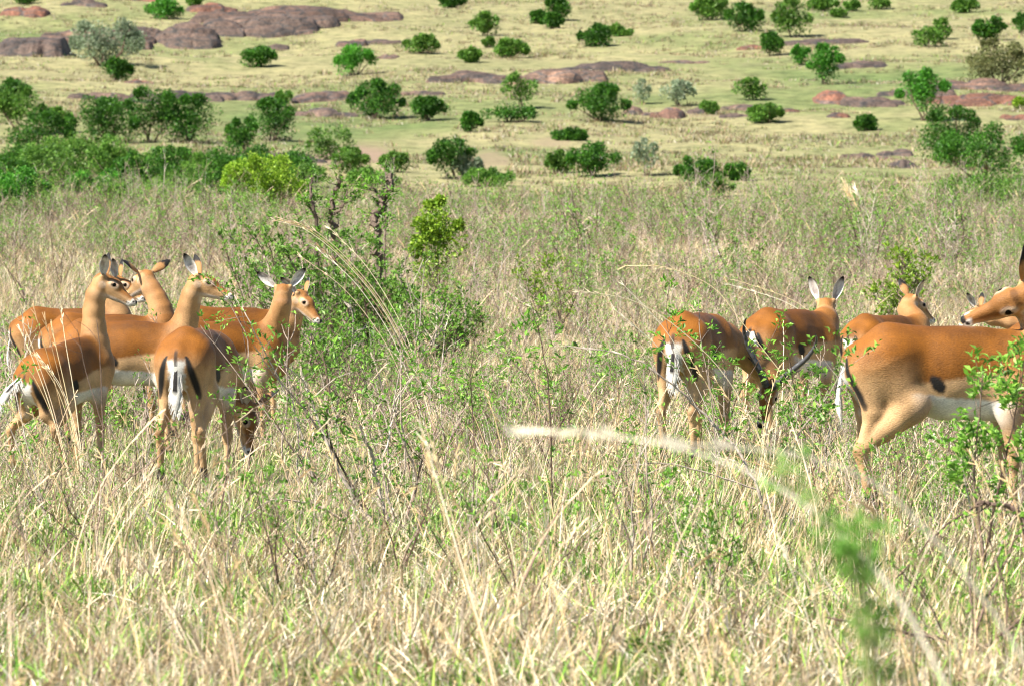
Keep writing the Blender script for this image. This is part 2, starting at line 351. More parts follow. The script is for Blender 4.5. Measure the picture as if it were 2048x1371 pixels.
LEAFG = np.array([[.14, .32, .03], [.21, .43, .05], [.30, .52, .08], [.09, .21, .025], [.24, .46, .08]])
TWIG = np.array([[.26, .18, .14], [.42, .33, .27], [.13, .085, .065], [.52, .44, .37]])
def grow(rng, H, nst, spread, nleaf, lsize, r0=.005, sub=5, base=.03, twc=TWIG, leafc=LEAFG, wob=.16, low=.25):
    """a woody forb: stems from one base, side twigs, leaves in small rosettes along their upper part"""
    st = MB(); lv = MB(); LP = []; LD = []
    def rosette(p, d, k):
        for _ in range(k):
            q = rng.normal(size=3); q[2] = abs(q[2]) * .8; q = q / np.linalg.norm(q)
            LP.append(p + rng.normal(size=3) * lsize * .35); LD.append(q + d * .5)
    for s in range(nst):
        az = rng.random() * 2 * PI; le = spread * (.25 + rng.random()); h = H * (.6 + .45 * rng.random()); c = twc[rng.integers(0, len(twc))] * (.8 + .4 * rng.random())
        n = 8; P = [np.array([math.cos(az), math.sin(az), 0]) * base * rng.random()]; d = np.array([math.cos(az) * le, math.sin(az) * le, 1.]); d /= np.linalg.norm(d)
        for i in range(n):
            d = d + rng.normal(size=3) * wob; d[2] += .06; d /= np.linalg.norm(d); P.append(P[-1] + d * h / n)
        P = np.array(P); tube(st, P, np.linspace(r0, r0 * .3, n + 1), c, 4)
        rosette(P[-1], d, nleaf + 2)
        for k in range(sub):
            t = low + (1 - low) * rng.random(); i = min(int(t * n), n - 1); p = P[i] + (P[i + 1] - P[i]) * rng.random()
            a2 = rng.random() * 2 * PI; e = np.array([math.cos(a2), math.sin(a2), .5 + rng.random() * .8]); e /= np.linalg.norm(e)
            L = h * (.14 + .3 * rng.random()) * (1.15 - t * .6); Q = [p]
            for _ in range(4): e = e + rng.normal(size=3) * wob * 1.2; e[2] += .05; e /= np.linalg.norm(e); Q.append(Q[-1] + e * L / 4)
            Q = np.array(Q); tube(st, Q, np.linspace(r0 * .45, r0 * .18, 5), c, 3)
            rosette(Q[-1], e, nleaf)
            if rng.random() < .7: rosette(Q[2], e, max(nleaf // 2, 1))
            if rng.random() < .5:
                a3 = rng.random() * 2 * PI; g = np.array([math.cos(a3), math.sin(a3), .6]) * L * .4; tube(st, np.array([Q[2], Q[2] + g * .5 + rng.normal(size=3) * .01, Q[2] + g]), [r0 * .25, r0 * .2, r0 * .12], c, 3)
                rosette(Q[2] + g, g / np.linalg.norm(g), max(nleaf // 2, 1))
    if LP and nleaf > 0: leaves(lv, rng, np.array(LP), np.array(LD), lsize, leafc)
    return st, lv
RG = np.random.default_rng(7)
GP = []   # grass prototypes: 0-5 short mixed, 6-9 green, 10-13 dry tall, 14-16 fallen litter, 17-19 seed stems
MIX = np.concatenate([STRAW, STRAW, GREEN[:4]]); GR2 = np.concatenate([GREEN, GREEN, STRAW[:2]]); COOL = np.array([.30, .50, .20]); DRY = np.concatenate([STRAW, STRAW, STRAW, DEAD, GREEN[:2]])
for k in range(6): m = MB(); blades(m, RG, 80, .20, .04, .15, .8, .5, .0066, MIX, (.1, 0)); GP.append(m)
for k in range(4): m = MB(); blades(m, RG, 80, .18, .04, .14, .7, .6, .0072, GR2, (.06, 0)); GP.append(m)
for k in range(4): m = MB(); blades(m, RG, 45, .20, .08, .30, .45, .45, .0045, DRY, (.2, 0), seg=4); GP.append(m)
for k in range(3): m = MB(); blades(m, RG, 70, .22, .05, .25, 1.6, .35, .0062, DRY, (.7, -.1), lying=1.0); GP.append(m)
for k in range(3): m = MB(); blades(m, RG, 14, .15, .10, .45, .25, .3, .0038, STRAW, (.2, 0), seg=4); seed_stems(m, RG, 3, .15, .30, .6); GP.append(m)
def field(rng, y0, y1, dens, marg=1.0):
    n = int(dens * (y1 - y0) * 2); Y = y0 + (y1 - y0) * rng.random(n * 4); half = Y * .0905 + marg; X = (rng.random(len(Y)) * 2 - 1) * (y1 * .0905 + marg)
    k = np.abs(X) < half; X, Y = X[k], Y[k]; area = (y1 - y0) * ((y0 + y1) * .0905 + 2 * marg); m = min(len(X), int(dens * area))
    return X[:m], Y[:m]
def near_grass():
    rng = np.random.default_rng(11); PX_, PY_ = [], []
    for (a, b, d) in [(8, 14, 22), (14, 20, 46), (20, 30, 40), (30, 44, 32), (44, 60, 22), (60, 85, 15), (85, 132, 10)]:
        area = (b - a) * ((a + b) * .0905 + 2.4); n = int(area * d); Y = a + (b - a) * rng.random(int(n * 1.6)); X = (rng.random(len(Y)) * 2 - 1) * (b * .0905 + 1.2)
        k = np.abs(X) < Y * .0905 + 1.2; PX_.append(X[k][:n]); PY_.append(Y[k][:n])
    X = np.concatenate(PX_); Y = np.concatenate(PY_); n = len(X); Z = ground(X, Y)
    P2 = np.stack([X, Y, X * 0], 1); g = fbm(P2 * .8, 21, 3) + fbm(P2 * .12, 22, 2) * .7; lit = fbm(P2 * 1.1 + 9, 31, 3); tl = fbm(P2 * .6 + 3, 41, 3)
    u = rng.random(n); idx = rng.integers(0, 6, n)
    idx = np.where(u < .43 + .7 * np.clip(g * 2.4 + .1 + .6 * sstep(30, 17, Y) - .7 * sstep(50, 70, Y), -1, 1), rng.integers(6, 10, n), idx)
    u = rng.random(n); idx = np.where(u < .07 + .45 * np.clip(tl * 1.4, 0, 1) + .34 * sstep(45, 70, Y), rng.integers(10, 14, n), idx)
    u = rng.random(n); idx = np.where(u < (.08 + .6 * np.clip(lit * 1.6, 0, 1)) * (1 - .7 * sstep(40, 60, Y)), rng.integers(14, 17, n), idx)
    u = rng.random(n); idx = np.where(u < .035, rng.integers(17, 20, n), idx)
    s = .8 + .45 * rng.random(n); s = s * (1 + .35 * sstep(45, 110, Y)) * (1 - .10 * sstep(22, 14, Y)) * (1 - .20 * sstep(26, 30, Y) * sstep(46, 42, Y) * (X < 0) + .25 * sstep(27, 31, Y) * sstep(46, 42, Y) * (X > .8)); sc = np.stack([s * 1.05, s * 1.05, s], 1)
    # trodden short sward between the camera and the herd
    rot = np.stack([rng.normal(size=n) * .10, rng.normal(size=n) * .10, rng.normal(size=n) * 1.1], 1)
    o = scatter('savanna_grass', GP, np.stack([X, Y, Z], 1), rot, sc, idx, [M_GRASS])
    tag(o, 'mixed straw coloured and green savanna grass covering the plain', 'grass', kind='stuff')
near_grass()
def hill_grass():
    rng = np.random.default_rng(12); ps = []
    for k in range(8):
        m = MB(); blades(m, rng, 26, .4 if k < 6 else .3, .08, .26 if k < 6 else .45, .5, .4, .035, (DRY if k % 2 else MIX) * .62, (.2, 0), seg=2); ps.append(m)
    X, Y = [], []
    for (a, b, d) in [(132, 215, .9), (215, 300, 1.7), (300, 400, 1.1), (400, 520, .7)]:
        n = int((b - a) * (a + b) * .1 * d); yy = a + (b - a) * rng.random(n); X.append((rng.random(n) * 2 - 1) * (yy * .095 + 3)); Y.append(yy)
    X = np.concatenate(X); Y = np.concatenate(Y); P2 = np.stack([X, Y, X * 0], 1); d = fbm(P2 * .12, 77, 3); k = d > -.25 + rng.random(len(X)) * .45
    for (x, y, rx, ry, s) in SOIL: k &= (((X - x) / rx) ** 2 + ((Y - y) / ry) ** 2 > .9) | (s < .7)
    X, Y = X[k], Y[k]; n = len(X); s = .7 + .7 * rng.random(n)
    o = scatter('hillside_grass', ps, np.stack([X, Y, ground(X, Y)], 1), np.stack([X * 0, X * 0, rng.random(n) * 6.28], 1), np.stack([s, s, s * .8], 1), rng.integers(0, 8, n), [M_GRASS])
    tag(o, 'tufts of short dry grass over the far hillside', 'grass', kind='stuff')
hill_grass()
# ---------------------------------------------------------------- impala builder
class SDF:
    def __init__(s): s.p = []
    def cone(s, a, b, r1, r2, k=.03, sq=1.0, ax=(0, 1, 0), grp=0):
        s.p.append((np.array(a, float), np.array(b, float), r1, r2, k, sq, np.array(ax, float) / np.linalg.norm(ax), grp))
    @staticmethod
    def dist(P, pr):
        a, b, r1, r2, k, sq, ax, g = pr
        q = P - a
        ab = b - a
        if sq != 1:
            q = q + (q @ ax)[..., None] * ax * (1 / sq - 1); ab = ab + (ab @ ax) * ax * (1 / sq - 1)
        t = np.clip((q @ ab) / max(ab @ ab, 1e-9), 0, 1)
        d = np.linalg.norm(q - t[..., None] * ab, axis=-1) - (r1 + (r2 - r1) * t)
        return d * (.5 + .5 * sq)
    def mesh(s, h=.0075):
        lo = np.min([np.minimum(p[0] - p[2], p[1] - p[3]) for p in s.p], 0) - .03; hi = np.max([np.maximum(p[0] + p[2], p[1] + p[3]) for p in s.p], 0) + .03
        n = np.ceil((hi - lo) / h).astype(int) + 1; f = np.full(n, .2, np.float32)
        for p in s.p:
            m = .05
            l = np.maximum(((np.minimum(p[0] - p[2], p[1] - p[3]) - m - lo) / h).astype(int), 0); u = np.minimum(((np.maximum(p[0] + p[2], p[1] + p[3]) + m - lo) / h).astype(int) + 2, n)
            ax = [lo[i] + h * np.arange(l[i], u[i]) for i in range(3)]
            P = np.stack(np.meshgrid(*ax, indexing='ij'), -1)
            d = s.dist(P, p); o = f[l[0]:u[0], l[1]:u[1], l[2]:u[2]]; k = p[4]
            hh = np.maximum(k - np.abs(o - d), 0) / k
            f[l[0]:u[0], l[1]:u[1], l[2]:u[2]] = np.minimum(o, d) - hh * hh * k * .25
        ins = f < 0; cnt = np.zeros(n - 1, np.int8); acc = np.zeros(tuple(n - 1) + (3,), np.float32)
        sl = lambda o: tuple(slice(o[i], n[i] - 1 + o[i]) for i in range(3))
        for ax in range(3):
            oth = [i for i in range(3) if i != ax]
            for u in (0, 1):
                for v in (0, 1):
                    o = [0, 0, 0]; o[oth[0]] = u; o[oth[1]] = v; e = list(o); e[ax] = 1
                    A = f[sl(o)]; B = f[sl(e)]; x = (A < 0) != (B < 0)
                    t = np.where(x, A / np.where(x, A - B, 1), 0)
                    cnt += x
                    for i in range(3):
                        acc[..., i] += np.where(x, t if i == ax else o[i], 0)
        act = cnt > 0; ids = np.full(tuple(n - 1), -1, np.int64); ids[act] = np.arange(act.sum())
        ii = np.argwhere(act); V = lo + h * (ii + acc[act] / cnt[act][:, None]); Fs = []
        for ax in range(3):
            o1, o2 = [i for i in range(3) if i != ax]
            e = [0, 0, 0]; e[ax] = 1
            A = ins[tuple(slice(0, n[i] - e[i]) for i in range(3))]; B = ins[tuple(slice(e[i], n[i]) for i in range(3))]
            w = np.argwhere(A != B); w = w[(w[:, o1] > 0) & (w[:, o2] > 0) & (w[:, o1] < n[o1] - 1) & (w[:, o2] < n[o2] - 1)]
            flip = A[tuple(w.T)]
            def cid(d1, d2):
                c = w.copy(); c[:, o1] -= d1; c[:, o2] -= d2; return ids[tuple(c.T)]
            q = np.stack([cid(1, 1), cid(0, 1), cid(0, 0), cid(1, 0)], 1)
            if ax == 1: flip = ~flip
            q[~flip] = q[~flip][:, ::-1]; Fs.append(q)
        return V, np.concatenate(Fs)
RUF = np.array([.20, .070, .006]); TAN = np.array([.43, .22, .08]); PALE = np.array([.66, .46, .26]); WHT = np.array([.76, .73, .67]); BLK = np.array([.012, .010, .009]); DRUF = np.array([.10, .033, .004])
def mixc(c, d, w): return c + (np.asarray(d) - c) * np.clip(w, 0, 1)[:, None]
def nrm(v): v = np.array(v, float); return v / np.linalg.norm(v)
def impala(px, Y, yaw, label, poll, fdir, up, nb=(.35, .93), n0=(.55, 0, .83), male=False, drop=0., feet=None, ears=None, tail='hang', S=1.0, hs=1.0, spread=.0, dark=1.0, neckl=.2):
    """poll = (px, py, dY) of the head's top; fdir, up = where nose and crown point, in x right / y away / z up"""
    base = G(px, Y); base.z -= .012; a = math.radians(yaw); ca, sa = math.cos(a), math.sin(a)
    R = np.array([[ca, sa, 0], [-sa, ca, 0], [0, 0, 1]])            # world -> body
    root = empty('impala', base, a); tag(root, label, 'antelope', 'impala herd standing in the tall grass')
    hp = (R @ (np.array(PX(poll[0], poll[1], Y + poll[2])) - np.array(base))); f = nrm(R @ nrm(fdir)); u = R @ nrm(up); u = nrm(u - f * (u @ f)); c = np.cross(u, f)   # c: towards the animal's left
    H = lambda x, y, z: hp + hs * S * (x * f + y * c + z * u)       # head coordinates: along, left, up
    def T(x, y, z): return S * np.array([x, y, z - drop * min(max((.22 - x) / .6, 0), 1.2)])
    s = SDF()
    m = 1.12 if male else 1.0
    s.cone(T(.22, 0, .665), T(-.06, 0, .675), .203 * S, .192 * S, .03, .61)
    s.cone(T(-.06, 0, .675), T(-.30, 0, .715), .185 * S, .15 * S, .05, .74)
    s.cone(T(-.28, 0, .735), T(-.41, 0, .70), .15 * S, .125 * S, .05, .86)
    s.cone(T(.24, 0, .80), T(.02, 0, .805), .06 * S, .06 * S, .06, .8)
    s.cone(T(.10, 0, .825), T(-.33, 0, .845), .045 * S, .05 * S, .06)
    s.cone(T(-.33, 0, .835), T(-.47, 0, .755), .055 * S, .045 * S, .06)
    s.cone(T(.31, 0, .64), T(.33, 0, .60), .145 * S, .12 * S, .06, .7)
    fo = dict(fl=(0, 0), fr=(0, 0), hl=(0, 0), hr=(0, 0)); fo.update(feet or {})
    hoofs = []
    for sd, nm in ((1, 'l'), (-1, 'r')):
        # fore leg
        dx, dy = fo['f' + nm]; dx += 0; y = sd * .088
        s.cone(T(.27, sd * .085, .66), T(.22, sd * .09, .50), .095 * S, .058 * S, .05, .7)
        kn = np.array([.235 + dx * .5, y + dy * .5, .285]) * S; ft = np.array([.235 + dx, y + dy, .085]) * S; tp = ft + np.array([.03, 0, -.05]) * S
        s.cone(T(.215, sd * .09, .51), kn, .050 * S, .025 * S, .03, grp=3); s.cone(kn, kn + (0, 0, -.01), .028 * S, .028 * S, .02, grp=3)
        s.cone(kn, ft, .022 * S, .0165 * S, .015, grp=3); s.cone(ft, ft, .022 * S, .022 * S, .015, grp=3); s.cone(ft, tp, .0185 * S, .021 * S, .012, grp=3); hoofs.append(tp)
        # hind leg
        dx, dy = fo['h' + nm]; dy += sd * spread
        s.cone(T(-.33, sd * .085, .72), T(-.25, sd * .10, .55), .135 * S, .075 * S, .05, .62); s.cone(T(-.42, sd * .075, .70), T(-.40, sd * .085, .52), .088 * S, .055 * S, .05, .8)
        st = T(-.225 + dx * .2, sd * .105 + dy * .2, .535); hk = np.array([-.455 + dx * .6, sd * .092 + dy * .7, .335 - drop * .35]) * S
        ft = np.array([-.40 + dx, sd * .09 + dy, .085]) * S; tp = ft + np.array([.035, 0, -.05]) * S
        s.cone(st, lerp(st, hk, .55), .072 * S, .042 * S, .04, .7, grp=3); s.cone(lerp(st, hk, .4), hk, .048 * S, .024 * S, .02, .8, grp=3)
        s.cone(T(-.41, sd * .085, .50), hk + (-.008, 0, .015), .035 * S, .013 * S, .03, grp=3)
        s.cone(hk + (-.012 * S, 0, .0), hk + (0, 0, -.03), .021 * S, .023 * S, .02, grp=3)
        s.cone(hk, ft, .0235 * S, .0175 * S, .015, grp=3); s.cone(ft, ft, .023 * S, .023 * S, .015, grp=3); s.cone(ft, tp, .019 * S, .021 * S, .012, grp=3); hoofs.append(tp)
    # neck
    B0 = T(.30, 0, .735); B1 = B0 + nrm(n0) * neckl * S; B3 = H(-.005, 0, -.03); B2 = B3 + (-nb[0] * f - nb[1] * u) * .12 * S
    nr = np.array([.122, .095, .076, .067, .062, .060]) * S * m; ts = np.linspace(0, 1, 6); pts = [((1 - t) ** 3 * B0 + 3 * (1 - t) ** 2 * t * B1 + 3 * (1 - t) * t * t * B2 + t ** 3 * B3) for t in ts]
    for i in range(5): s.cone(pts[i], pts[i + 1], nr[i], nr[i + 1], .045 if i == 0 else .03, grp=1)
    # head
    q = hs * S; k = .018
    s.cone(H(0, 0, -.004), H(.085, 0, -.004), .060 * q, .053 * q, .03, .84, c, 2)
    s.cone(H(.025, 0, -.05), H(.12, 0, -.052), .046 * q, .034 * q, k, .8, c, 2)
    s.cone(H(.08, 0, -.012), H(.225, 0, -.047), .047 * q, .0275 * q, .025, .88, c, 2)
    s.cone(H(.11, 0, -.058), H(.222, 0, -.066), .028 * q, .0165 * q, .012, .9, c, 2)
    s.cone(H(.235, 0, -.043), H(.246, 0, -.044), .0245 * q, .022 * q, .012, 1.05, c, 2)
    for sd in (1, -1):
        s.cone(H(.068, sd * .036, .014), H(.1, sd * .030, .008), .022 * q, .02 * q, k, 1, c, 2)     # brow
        s.cone(H(.0, sd * .035, .02), H(-.005, sd * .05, .035), .022 * q, .018 * q, k, 1, c, 2)      # ear root
    V, F = s.mesh(.0072)
    mb = MB(); mb.add(V, F, np.zeros(3)); me = mb.mesh('body', [M_FUR], smooth=True)
    vn = np.zeros(len(V) * 3, np.float32); me.vertices.foreach_get('normal', vn); vn = vn.reshape(-1, 3)
    # light smoothing of the surface
    ei = np.zeros(len(me.edges) * 2, np.int32); me.edges.foreach_get('vertices', ei); ei = ei.reshape(-1, 2)
    for lam in (.5, -.45, .5, -.45):
        sm = np.zeros_like(V); ct = np.zeros(len(V)); np.add.at(sm, ei[:, 0], V[ei[:, 1]]); np.add.at(sm, ei[:, 1], V[ei[:, 0]]); np.add.at(ct, ei.ravel(), 1)
        V = V + lam * (sm / ct[:, None] - V)
    me.vertices.foreach_set('co', V.astype(np.float32).ravel())
    # coat
    D = np.full((len(V), 4), 9.)
    for p in s.p: D[:, p[7]] = np.minimum(D[:, p[7]], SDF.dist(V, p))
    X = V / S; x, y, z = X[:, 0], X[:, 1], X[:, 2] + drop * np.clip((.22 - X[:, 0]) / .6, 0, 1.2); ay = np.abs(y)
    hf = fbm(X * 75, 15, 2) * .5; ns = hf + fbm(X * 14, 5, 3) * .5 + fbm(X * np.array([10, 10, 40]), 6, 2) * .3
    # torso: dark rufous saddle, pale tan flank, white belly
    line = .665 + .02 * np.sin(x * 7) + ns * .018
    body = mixc(np.tile(PALE * .5 + TAN * .5, (len(V), 1)), RUF, sstep(line - .012, line + .016, z)); body = mixc(body, DRUF, sstep(.83, .875, z) * .7)
    fade = sstep(-.16, -.28, x); haun = mixc(np.tile(TAN * .6 + PALE * .4, (len(V), 1)), RUF * 1.1, sstep(.58, .80, z + ns * .03)); haun = mixc(haun, DRUF, sstep(.85, .885, z) * .4)
    sh = sstep(.12, .24, x); shc = mixc(np.tile(TAN, (len(V), 1)), RUF, sstep(.60, .76, z + ns * .03))
    body = body * (1 - fade[:, None]) + haun * fade[:, None]; body = body * (1 - .7 * sh[:, None]) + shc * .7 * sh[:, None]
    belly = sstep(.0, -.02, z - (.592 - .09 * (x + .1)) + ns * .012) * sstep(-.26, -.20, x) * sstep(.28, .18, x); body = mixc(body, WHT, belly)
    spot = sstep(.038, .021, np.hypot((x + .118 + (z - .635) * .5), (z - .635) * .75) + ns * .012) * (ay > .06)
    body = body * (1 + .16 * fbm(X * np.array([11, 3, 3.5]), 19, 3) * 2)[:, None].clip(.7, 1.25)  # vertical bands in the coat colour paint the shading of rib relief
    # rump: white beside the tail, a black streak down each thigh
    rear = sstep(-.40, -.44, x + .0 * z); body = mixc(body, WHT, rear * sstep(.056, .034, ay + ns * .02) * sstep(.745, .715, z + ns * .02) * sstep(.44, .50, z))
    tz = np.clip((.755 - z) / .24, 0, 1); sw_ = .005 + .018 * np.sin(tz * PI) ** .7; body = mixc(body, BLK, sstep(-.34, -.38, x) * sstep(1.3, .55, np.abs(ay - (.052 + .062 * tz ** .7) + ns * .003) / sw_) * (z > .515) * (z < .755))
    body = mixc(body, BLK, (x < -.40) * sstep(.012, .007, ay) * (z > .70) * sstep(.80, .77, z) * .8)
    inner = sstep(.07, .04, ay) * sstep(.55, .50, z); body = mixc(body, WHT * .9, inner * .8 * (x < .2))
    legs = np.tile(TAN * .55 + PALE * .45, (len(V), 1)); legs = mixc(legs, TAN * .8, sstep(.12, .45, z) * sstep(-.02, .05, y * 0 + (x > 0)) * .4)
    legs = mixc(legs, PALE, sstep(.03, .0, (ay - .085)) * .35); legs = mixc(legs, DRUF * .7, ((x < -.3) & (np.abs(z - .35) < .03) & (x < -.465)) * .45)
    legs = mixc(legs, BLK, ((x < -.25) * sstep(.15, .135, z) * sstep(.065, .08, z)) * 1.); legs = mixc(legs, BLK, sstep(.05, .04, z))
    # neck
    B = np.array(pts); dd = np.linalg.norm(V[:, None] - B[None], axis=2); tt = dd.argmin(1) / 5.
    nape = -f * .6 + u * .4; nape = nape / np.linalg.norm(nape); na = vn @ nape
    neck = mixc(np.tile(TAN * .75 + PALE * .25, (len(V), 1)), RUF * 1.2, sstep(-.1, .9, na) * .6 + sstep(.5, .0, tt) * .35); neck = mixc(neck, WHT, sstep(.7, .95, -na) * sstep(.5, .9, tt) * .5)
    # head
    hv = (V - hp) / q; hx, hy, hz = hv @ f, hv @ c, hv @ u; ahy = np.abs(hy)
    head = np.tile(TAN * .65 + PALE * .35, (len(V), 1)); topl = -.008 - .14 * np.clip(hx - .05, 0, 1)
    head = mixc(head, RUF * 1.15, sstep(topl - .012, topl + .012, hz + ns * .005) * sstep(.05, .035, ahy) * .85)
    head = mixc(head, WHT, sstep(-.055, -.075, hz) * .6); head = mixc(head, WHT, sstep(.034, .027, np.hypot((hx - .083) * .8, (hz - .012) * 1.25)) * (ahy > .02) * .22)
    head = mixc(head, WHT * .9, sstep(.03, .02, np.hypot(hx - .015, hz + .02)) * (ahy > .03) * .6)
    head = mixc(head, WHT, sstep(.195, .215, hx) * sstep(-.040, -.048, hz)); head = mixc(head, BLK, sstep(.004, .002, np.abs(hz + .058 + .05 * (hx - .22))) * sstep(.17, .19, hx) * .8)
    head = mixc(head, WHT, sstep(.222, .234, hx) * sstep(.0, .012, ahy - .006) * .8); head = mixc(head, BLK, sstep(.246, .254, hx) * sstep(-.048, -.042, hz) * (ahy < .016)); head = mixc(head, BLK, sstep(.010, .006, np.hypot(hx - .246, hz + .036)) * (ahy > .008))
    head = mixc(head, BLK, sstep(.018, .013, np.hypot((hx - .087) * .85, (hz - .011) * 1.3)) * (ahy > .02) * .9); head = mixc(head, DRUF * .5, sstep(.02, .01, np.hypot(hx - .05, hz - .055)) * (ahy < .03) * .6)
    wts = np.exp(-np.clip(D - D.min(1)[:, None], 0, 1) / .012); wts /= wts.sum(1)[:, None]
    C = body * wts[:, :1] + neck * wts[:, 1:2] + head * wts[:, 2:3] + legs * wts[:, 3:4]
    C = mixc(C, BLK, spot * (D[:, 1] > .03)); C = np.clip(C * dark, 0, 1)
    me.color_attributes['Col'].data.foreach_set('color', np.concatenate([C, np.ones((len(C), 1))], 1).astype(np.float32).ravel()); me.update()
    bo = link(bpy.data.objects.new('body', me)); bo.parent = root
    # ears
    ears = ears or {}
    for sd in (1, -1):
        d0 = ears.get('l' if sd > 0 else 'r', (-.45, .62, .72)); dr = nrm(d0[0] * f + sd * d0[1] * c + d0[2] * u)
        op = nrm(ears.get('open', .55) * f + sd * .75 * c); op = nrm(op - dr * (op @ dr)); sdv = np.cross(dr, op); bp = H(.0, sd * .048, .030); mbE = MB(); L = .18 * q; nu, nv = 13, 9
        us = np.linspace(0, 1, nu); vsn = np.linspace(-1, 1, nv)
        for lay in (0, 1):
            Vv = []; Cc = []
            for uu in us:
                w = .041 * q * (math.sin(min(uu * 1.25 + .12, 1) * PI / 2) ** 1.2) * (1 - uu ** 2.6) ** .75 + .001; an = 1.15 * (1 - .45 * uu)
                for v in vsn:
                    th = v * an; off = sdv * math.sin(th) * w / math.sin(an) + op * (1 - math.cos(th)) * w * .9; off = off - op * w * .35
                    if lay == 0: off = off - op * .0032
                    Vv.append(bp + dr * L * uu + off + op * .012 * uu * uu)
                    edge = abs(v)
                    if lay == 0: cc = lerp(TAN * .9, BLK, float(sstep(.62, .72, uu + .12 * edge)))
                    else:
                        cc = lerp(WHT * .92, np.array([.22, .16, .15]), float(np.clip(.5 + 1.6 * fbm(np.array([[uu * 5, v * 2.5, sd * 3. + px]]), 4, 2)[0], 0, 1) * (edge < .7) * .7)); cc = lerp(cc, BLK, float(sstep(.80, .86, uu)))
                    Cc.append(cc)
            i = (np.arange(nu - 1)[:, None] * nv + np.arange(nv - 1)).ravel(); Fq = np.stack([i, i + 1, i + nv + 1, i + nv], 1); mbE.add(Vv, Fq, np.array(Cc))
        # rim between the two skins
        r0 = [k * nv for k in range(nu)] + [(nu - 1) * nv + k for k in range(1, nv)] + [k * nv + nv - 1 for k in range(nu - 2, -1, -1)]; off = nu * nv
        VV, FF, CC, MM = mbE.arrays(); rim = np.array([[r0[k], r0[k + 1], r0[k + 1] + off, r0[k] + off] for k in range(len(r0) - 1)]); mbE.F.append(rim); mbE.M.append(np.zeros(len(rim)))
        mbE.obj('ear', [M_FUR], root, smooth=True)
        # eye
        ms = MB(); ec = H(.085, sd * .0392, .012); r = .0215 * q; la, lo_ = np.linspace(0, PI, 9), np.linspace(0, 2 * PI, 13)[:-1]
        Vv = np.array([[math.sin(p) * math.cos(t), math.sin(p) * math.sin(t), math.cos(p)] for p in la for t in lo_]); Vw = ec + r * (Vv[:, :1] * f + Vv[:, 1:2] * c * .9 + Vv[:, 2:] * u * .85)
        ii = (np.arange(8)[:, None] * 12 + np.arange(12)).ravel(); jj = (np.arange(8)[:, None] * 12 + (np.arange(12) + 1) % 12).ravel(); ms.add(Vw, np.stack([ii, jj, jj + 12, ii + 12], 1), BLK); ms.obj('eye', [M_EYE], root, smooth=True)
        if male:
            ctrl = [(.035, .022, .05), (.015, .045, .10), (-.045, .11, .17), (-.115, .18, .23), (-.17, .215, .30), (-.19, .215, .38), (-.175, .205, .46)]
            cp = np.array([H(a1, sd * b1, c1) for a1, b1, c1 in ctrl]); t0 = np.linspace(0, 6, 60); Pp = np.stack([np.interp(t0, range(7), cp[:, i]) for i in range(3)], 1)
            for _ in range(12): Pp[1:-1] = .25 * Pp[:-2] + .5 * Pp[1:-1] + .25 * Pp[2:]
            tt_ = t0 / 6; rr = .021 * q * (1 - tt_ ** 1.3 * .85) * (1 + .13 * np.maximum(np.sin(tt_ * 100), -.2) * (tt_ < .68)); mh = MB(); tube(mh, Pp, rr, np.array([.075, .075, .08]), 10); mh.obj('horn', [M_HORN], root, smooth=True)
    # tail
    tb = T(-.500, 0, .785); mt = MB(); n = 14; tq = np.linspace(0, 1, n)
    if tail == 'hang': Pt = np.stack([tb[0] - .035 * np.sin(tq * 2.2), 0 * tq, tb[2] - .35 * tq], 1)
    elif tail == 'side': Pt = np.stack([tb[0] - .03 * np.sin(tq * 2.6) - .02 * tq, .05 * np.sin(tq * 3) - .03 * tq, tb[2] - .33 * tq], 1)
    elif tail == 'swish': Pt = np.stack([tb[0] - .12 * tq, .14 * tq, tb[2] - .06 * tq - .16 * tq ** 2], 1)
    else: Pt = np.stack([tb[0] - .07 * np.sin(tq * 2.8), .0 * tq - .03 * tq, tb[2] - .13 * tq], 1)
    wd = (.011 + .030 * np.clip(tq * 1.3, 0, 1) ** 1.3) * (1 - tq ** 4) * S * (2.0 if tail in ('puff',) else 1) + .001; Vt = []; Ct = []; ns_ = 18
    rgt = np.random.default_rng(int(px))
    for i in range(n):
        for j in range(ns_):
            an = 2 * PI * j / ns_; wj = wd[i] * (1 + .12 * rgt.normal() * (tq[i] > .2)); Vt.append(Pt[i] + np.array([-math.cos(an) * wj * .5, math.sin(an) * wj, -.012 * rgt.random() * (tq[i] > .3)]))
            back = math.cos(an) > .92; cc = WHT if not back else lerp(RUF * .8, BLK, float(sstep(.0, .05, tq[i])));
            if tq[i] > .62: cc = WHT
            if tq[i] < .18 and not back: cc = RUF
            Ct.append(cc)
    ii = (np.arange(n - 1)[:, None] * ns_ + np.arange(ns_)).ravel(); jj = (np.arange(n - 1)[:, None] * ns_ + (np.arange(ns_) + 1) % ns_).ravel(); mt.add(Vt, np.stack([ii, jj, jj + ns_, ii + ns_], 1), np.array(Ct))
    # loose hairs of the tail's brush
    aa_lim = 1; nh = 110; th = rgt.random(nh) * .8 + .2; Ph = np.stack([np.interp(th, tq, Pt[:, i]) for i in range(3)], 1); wh = np.interp(th, tq, wd); aa = np.where(rgt.random(nh) < .5, 1, -1) * (1.0 + .9 * rgt.random(nh))
    Ph = Ph + np.stack([-np.cos(aa) * wh * .3, np.sin(aa) * wh, 0 * wh], 1); Dh = np.stack([-np.cos(aa) * .25, np.sin(aa) * .35, -np.ones(nh)], 1) * .04; sw = np.array([.0, .0022, 0])
    Vh = np.stack([Ph - sw, Ph + sw, Ph + Dh + sw * .2, Ph + Dh - sw * .2], 1).reshape(-1, 3); mt.add(Vh, (np.arange(nh) * 4)[:, None] + np.array([[0, 1, 2, 3]]), WHT * .95)
    mt.obj('tail', [M_FUR], root, smooth=True)
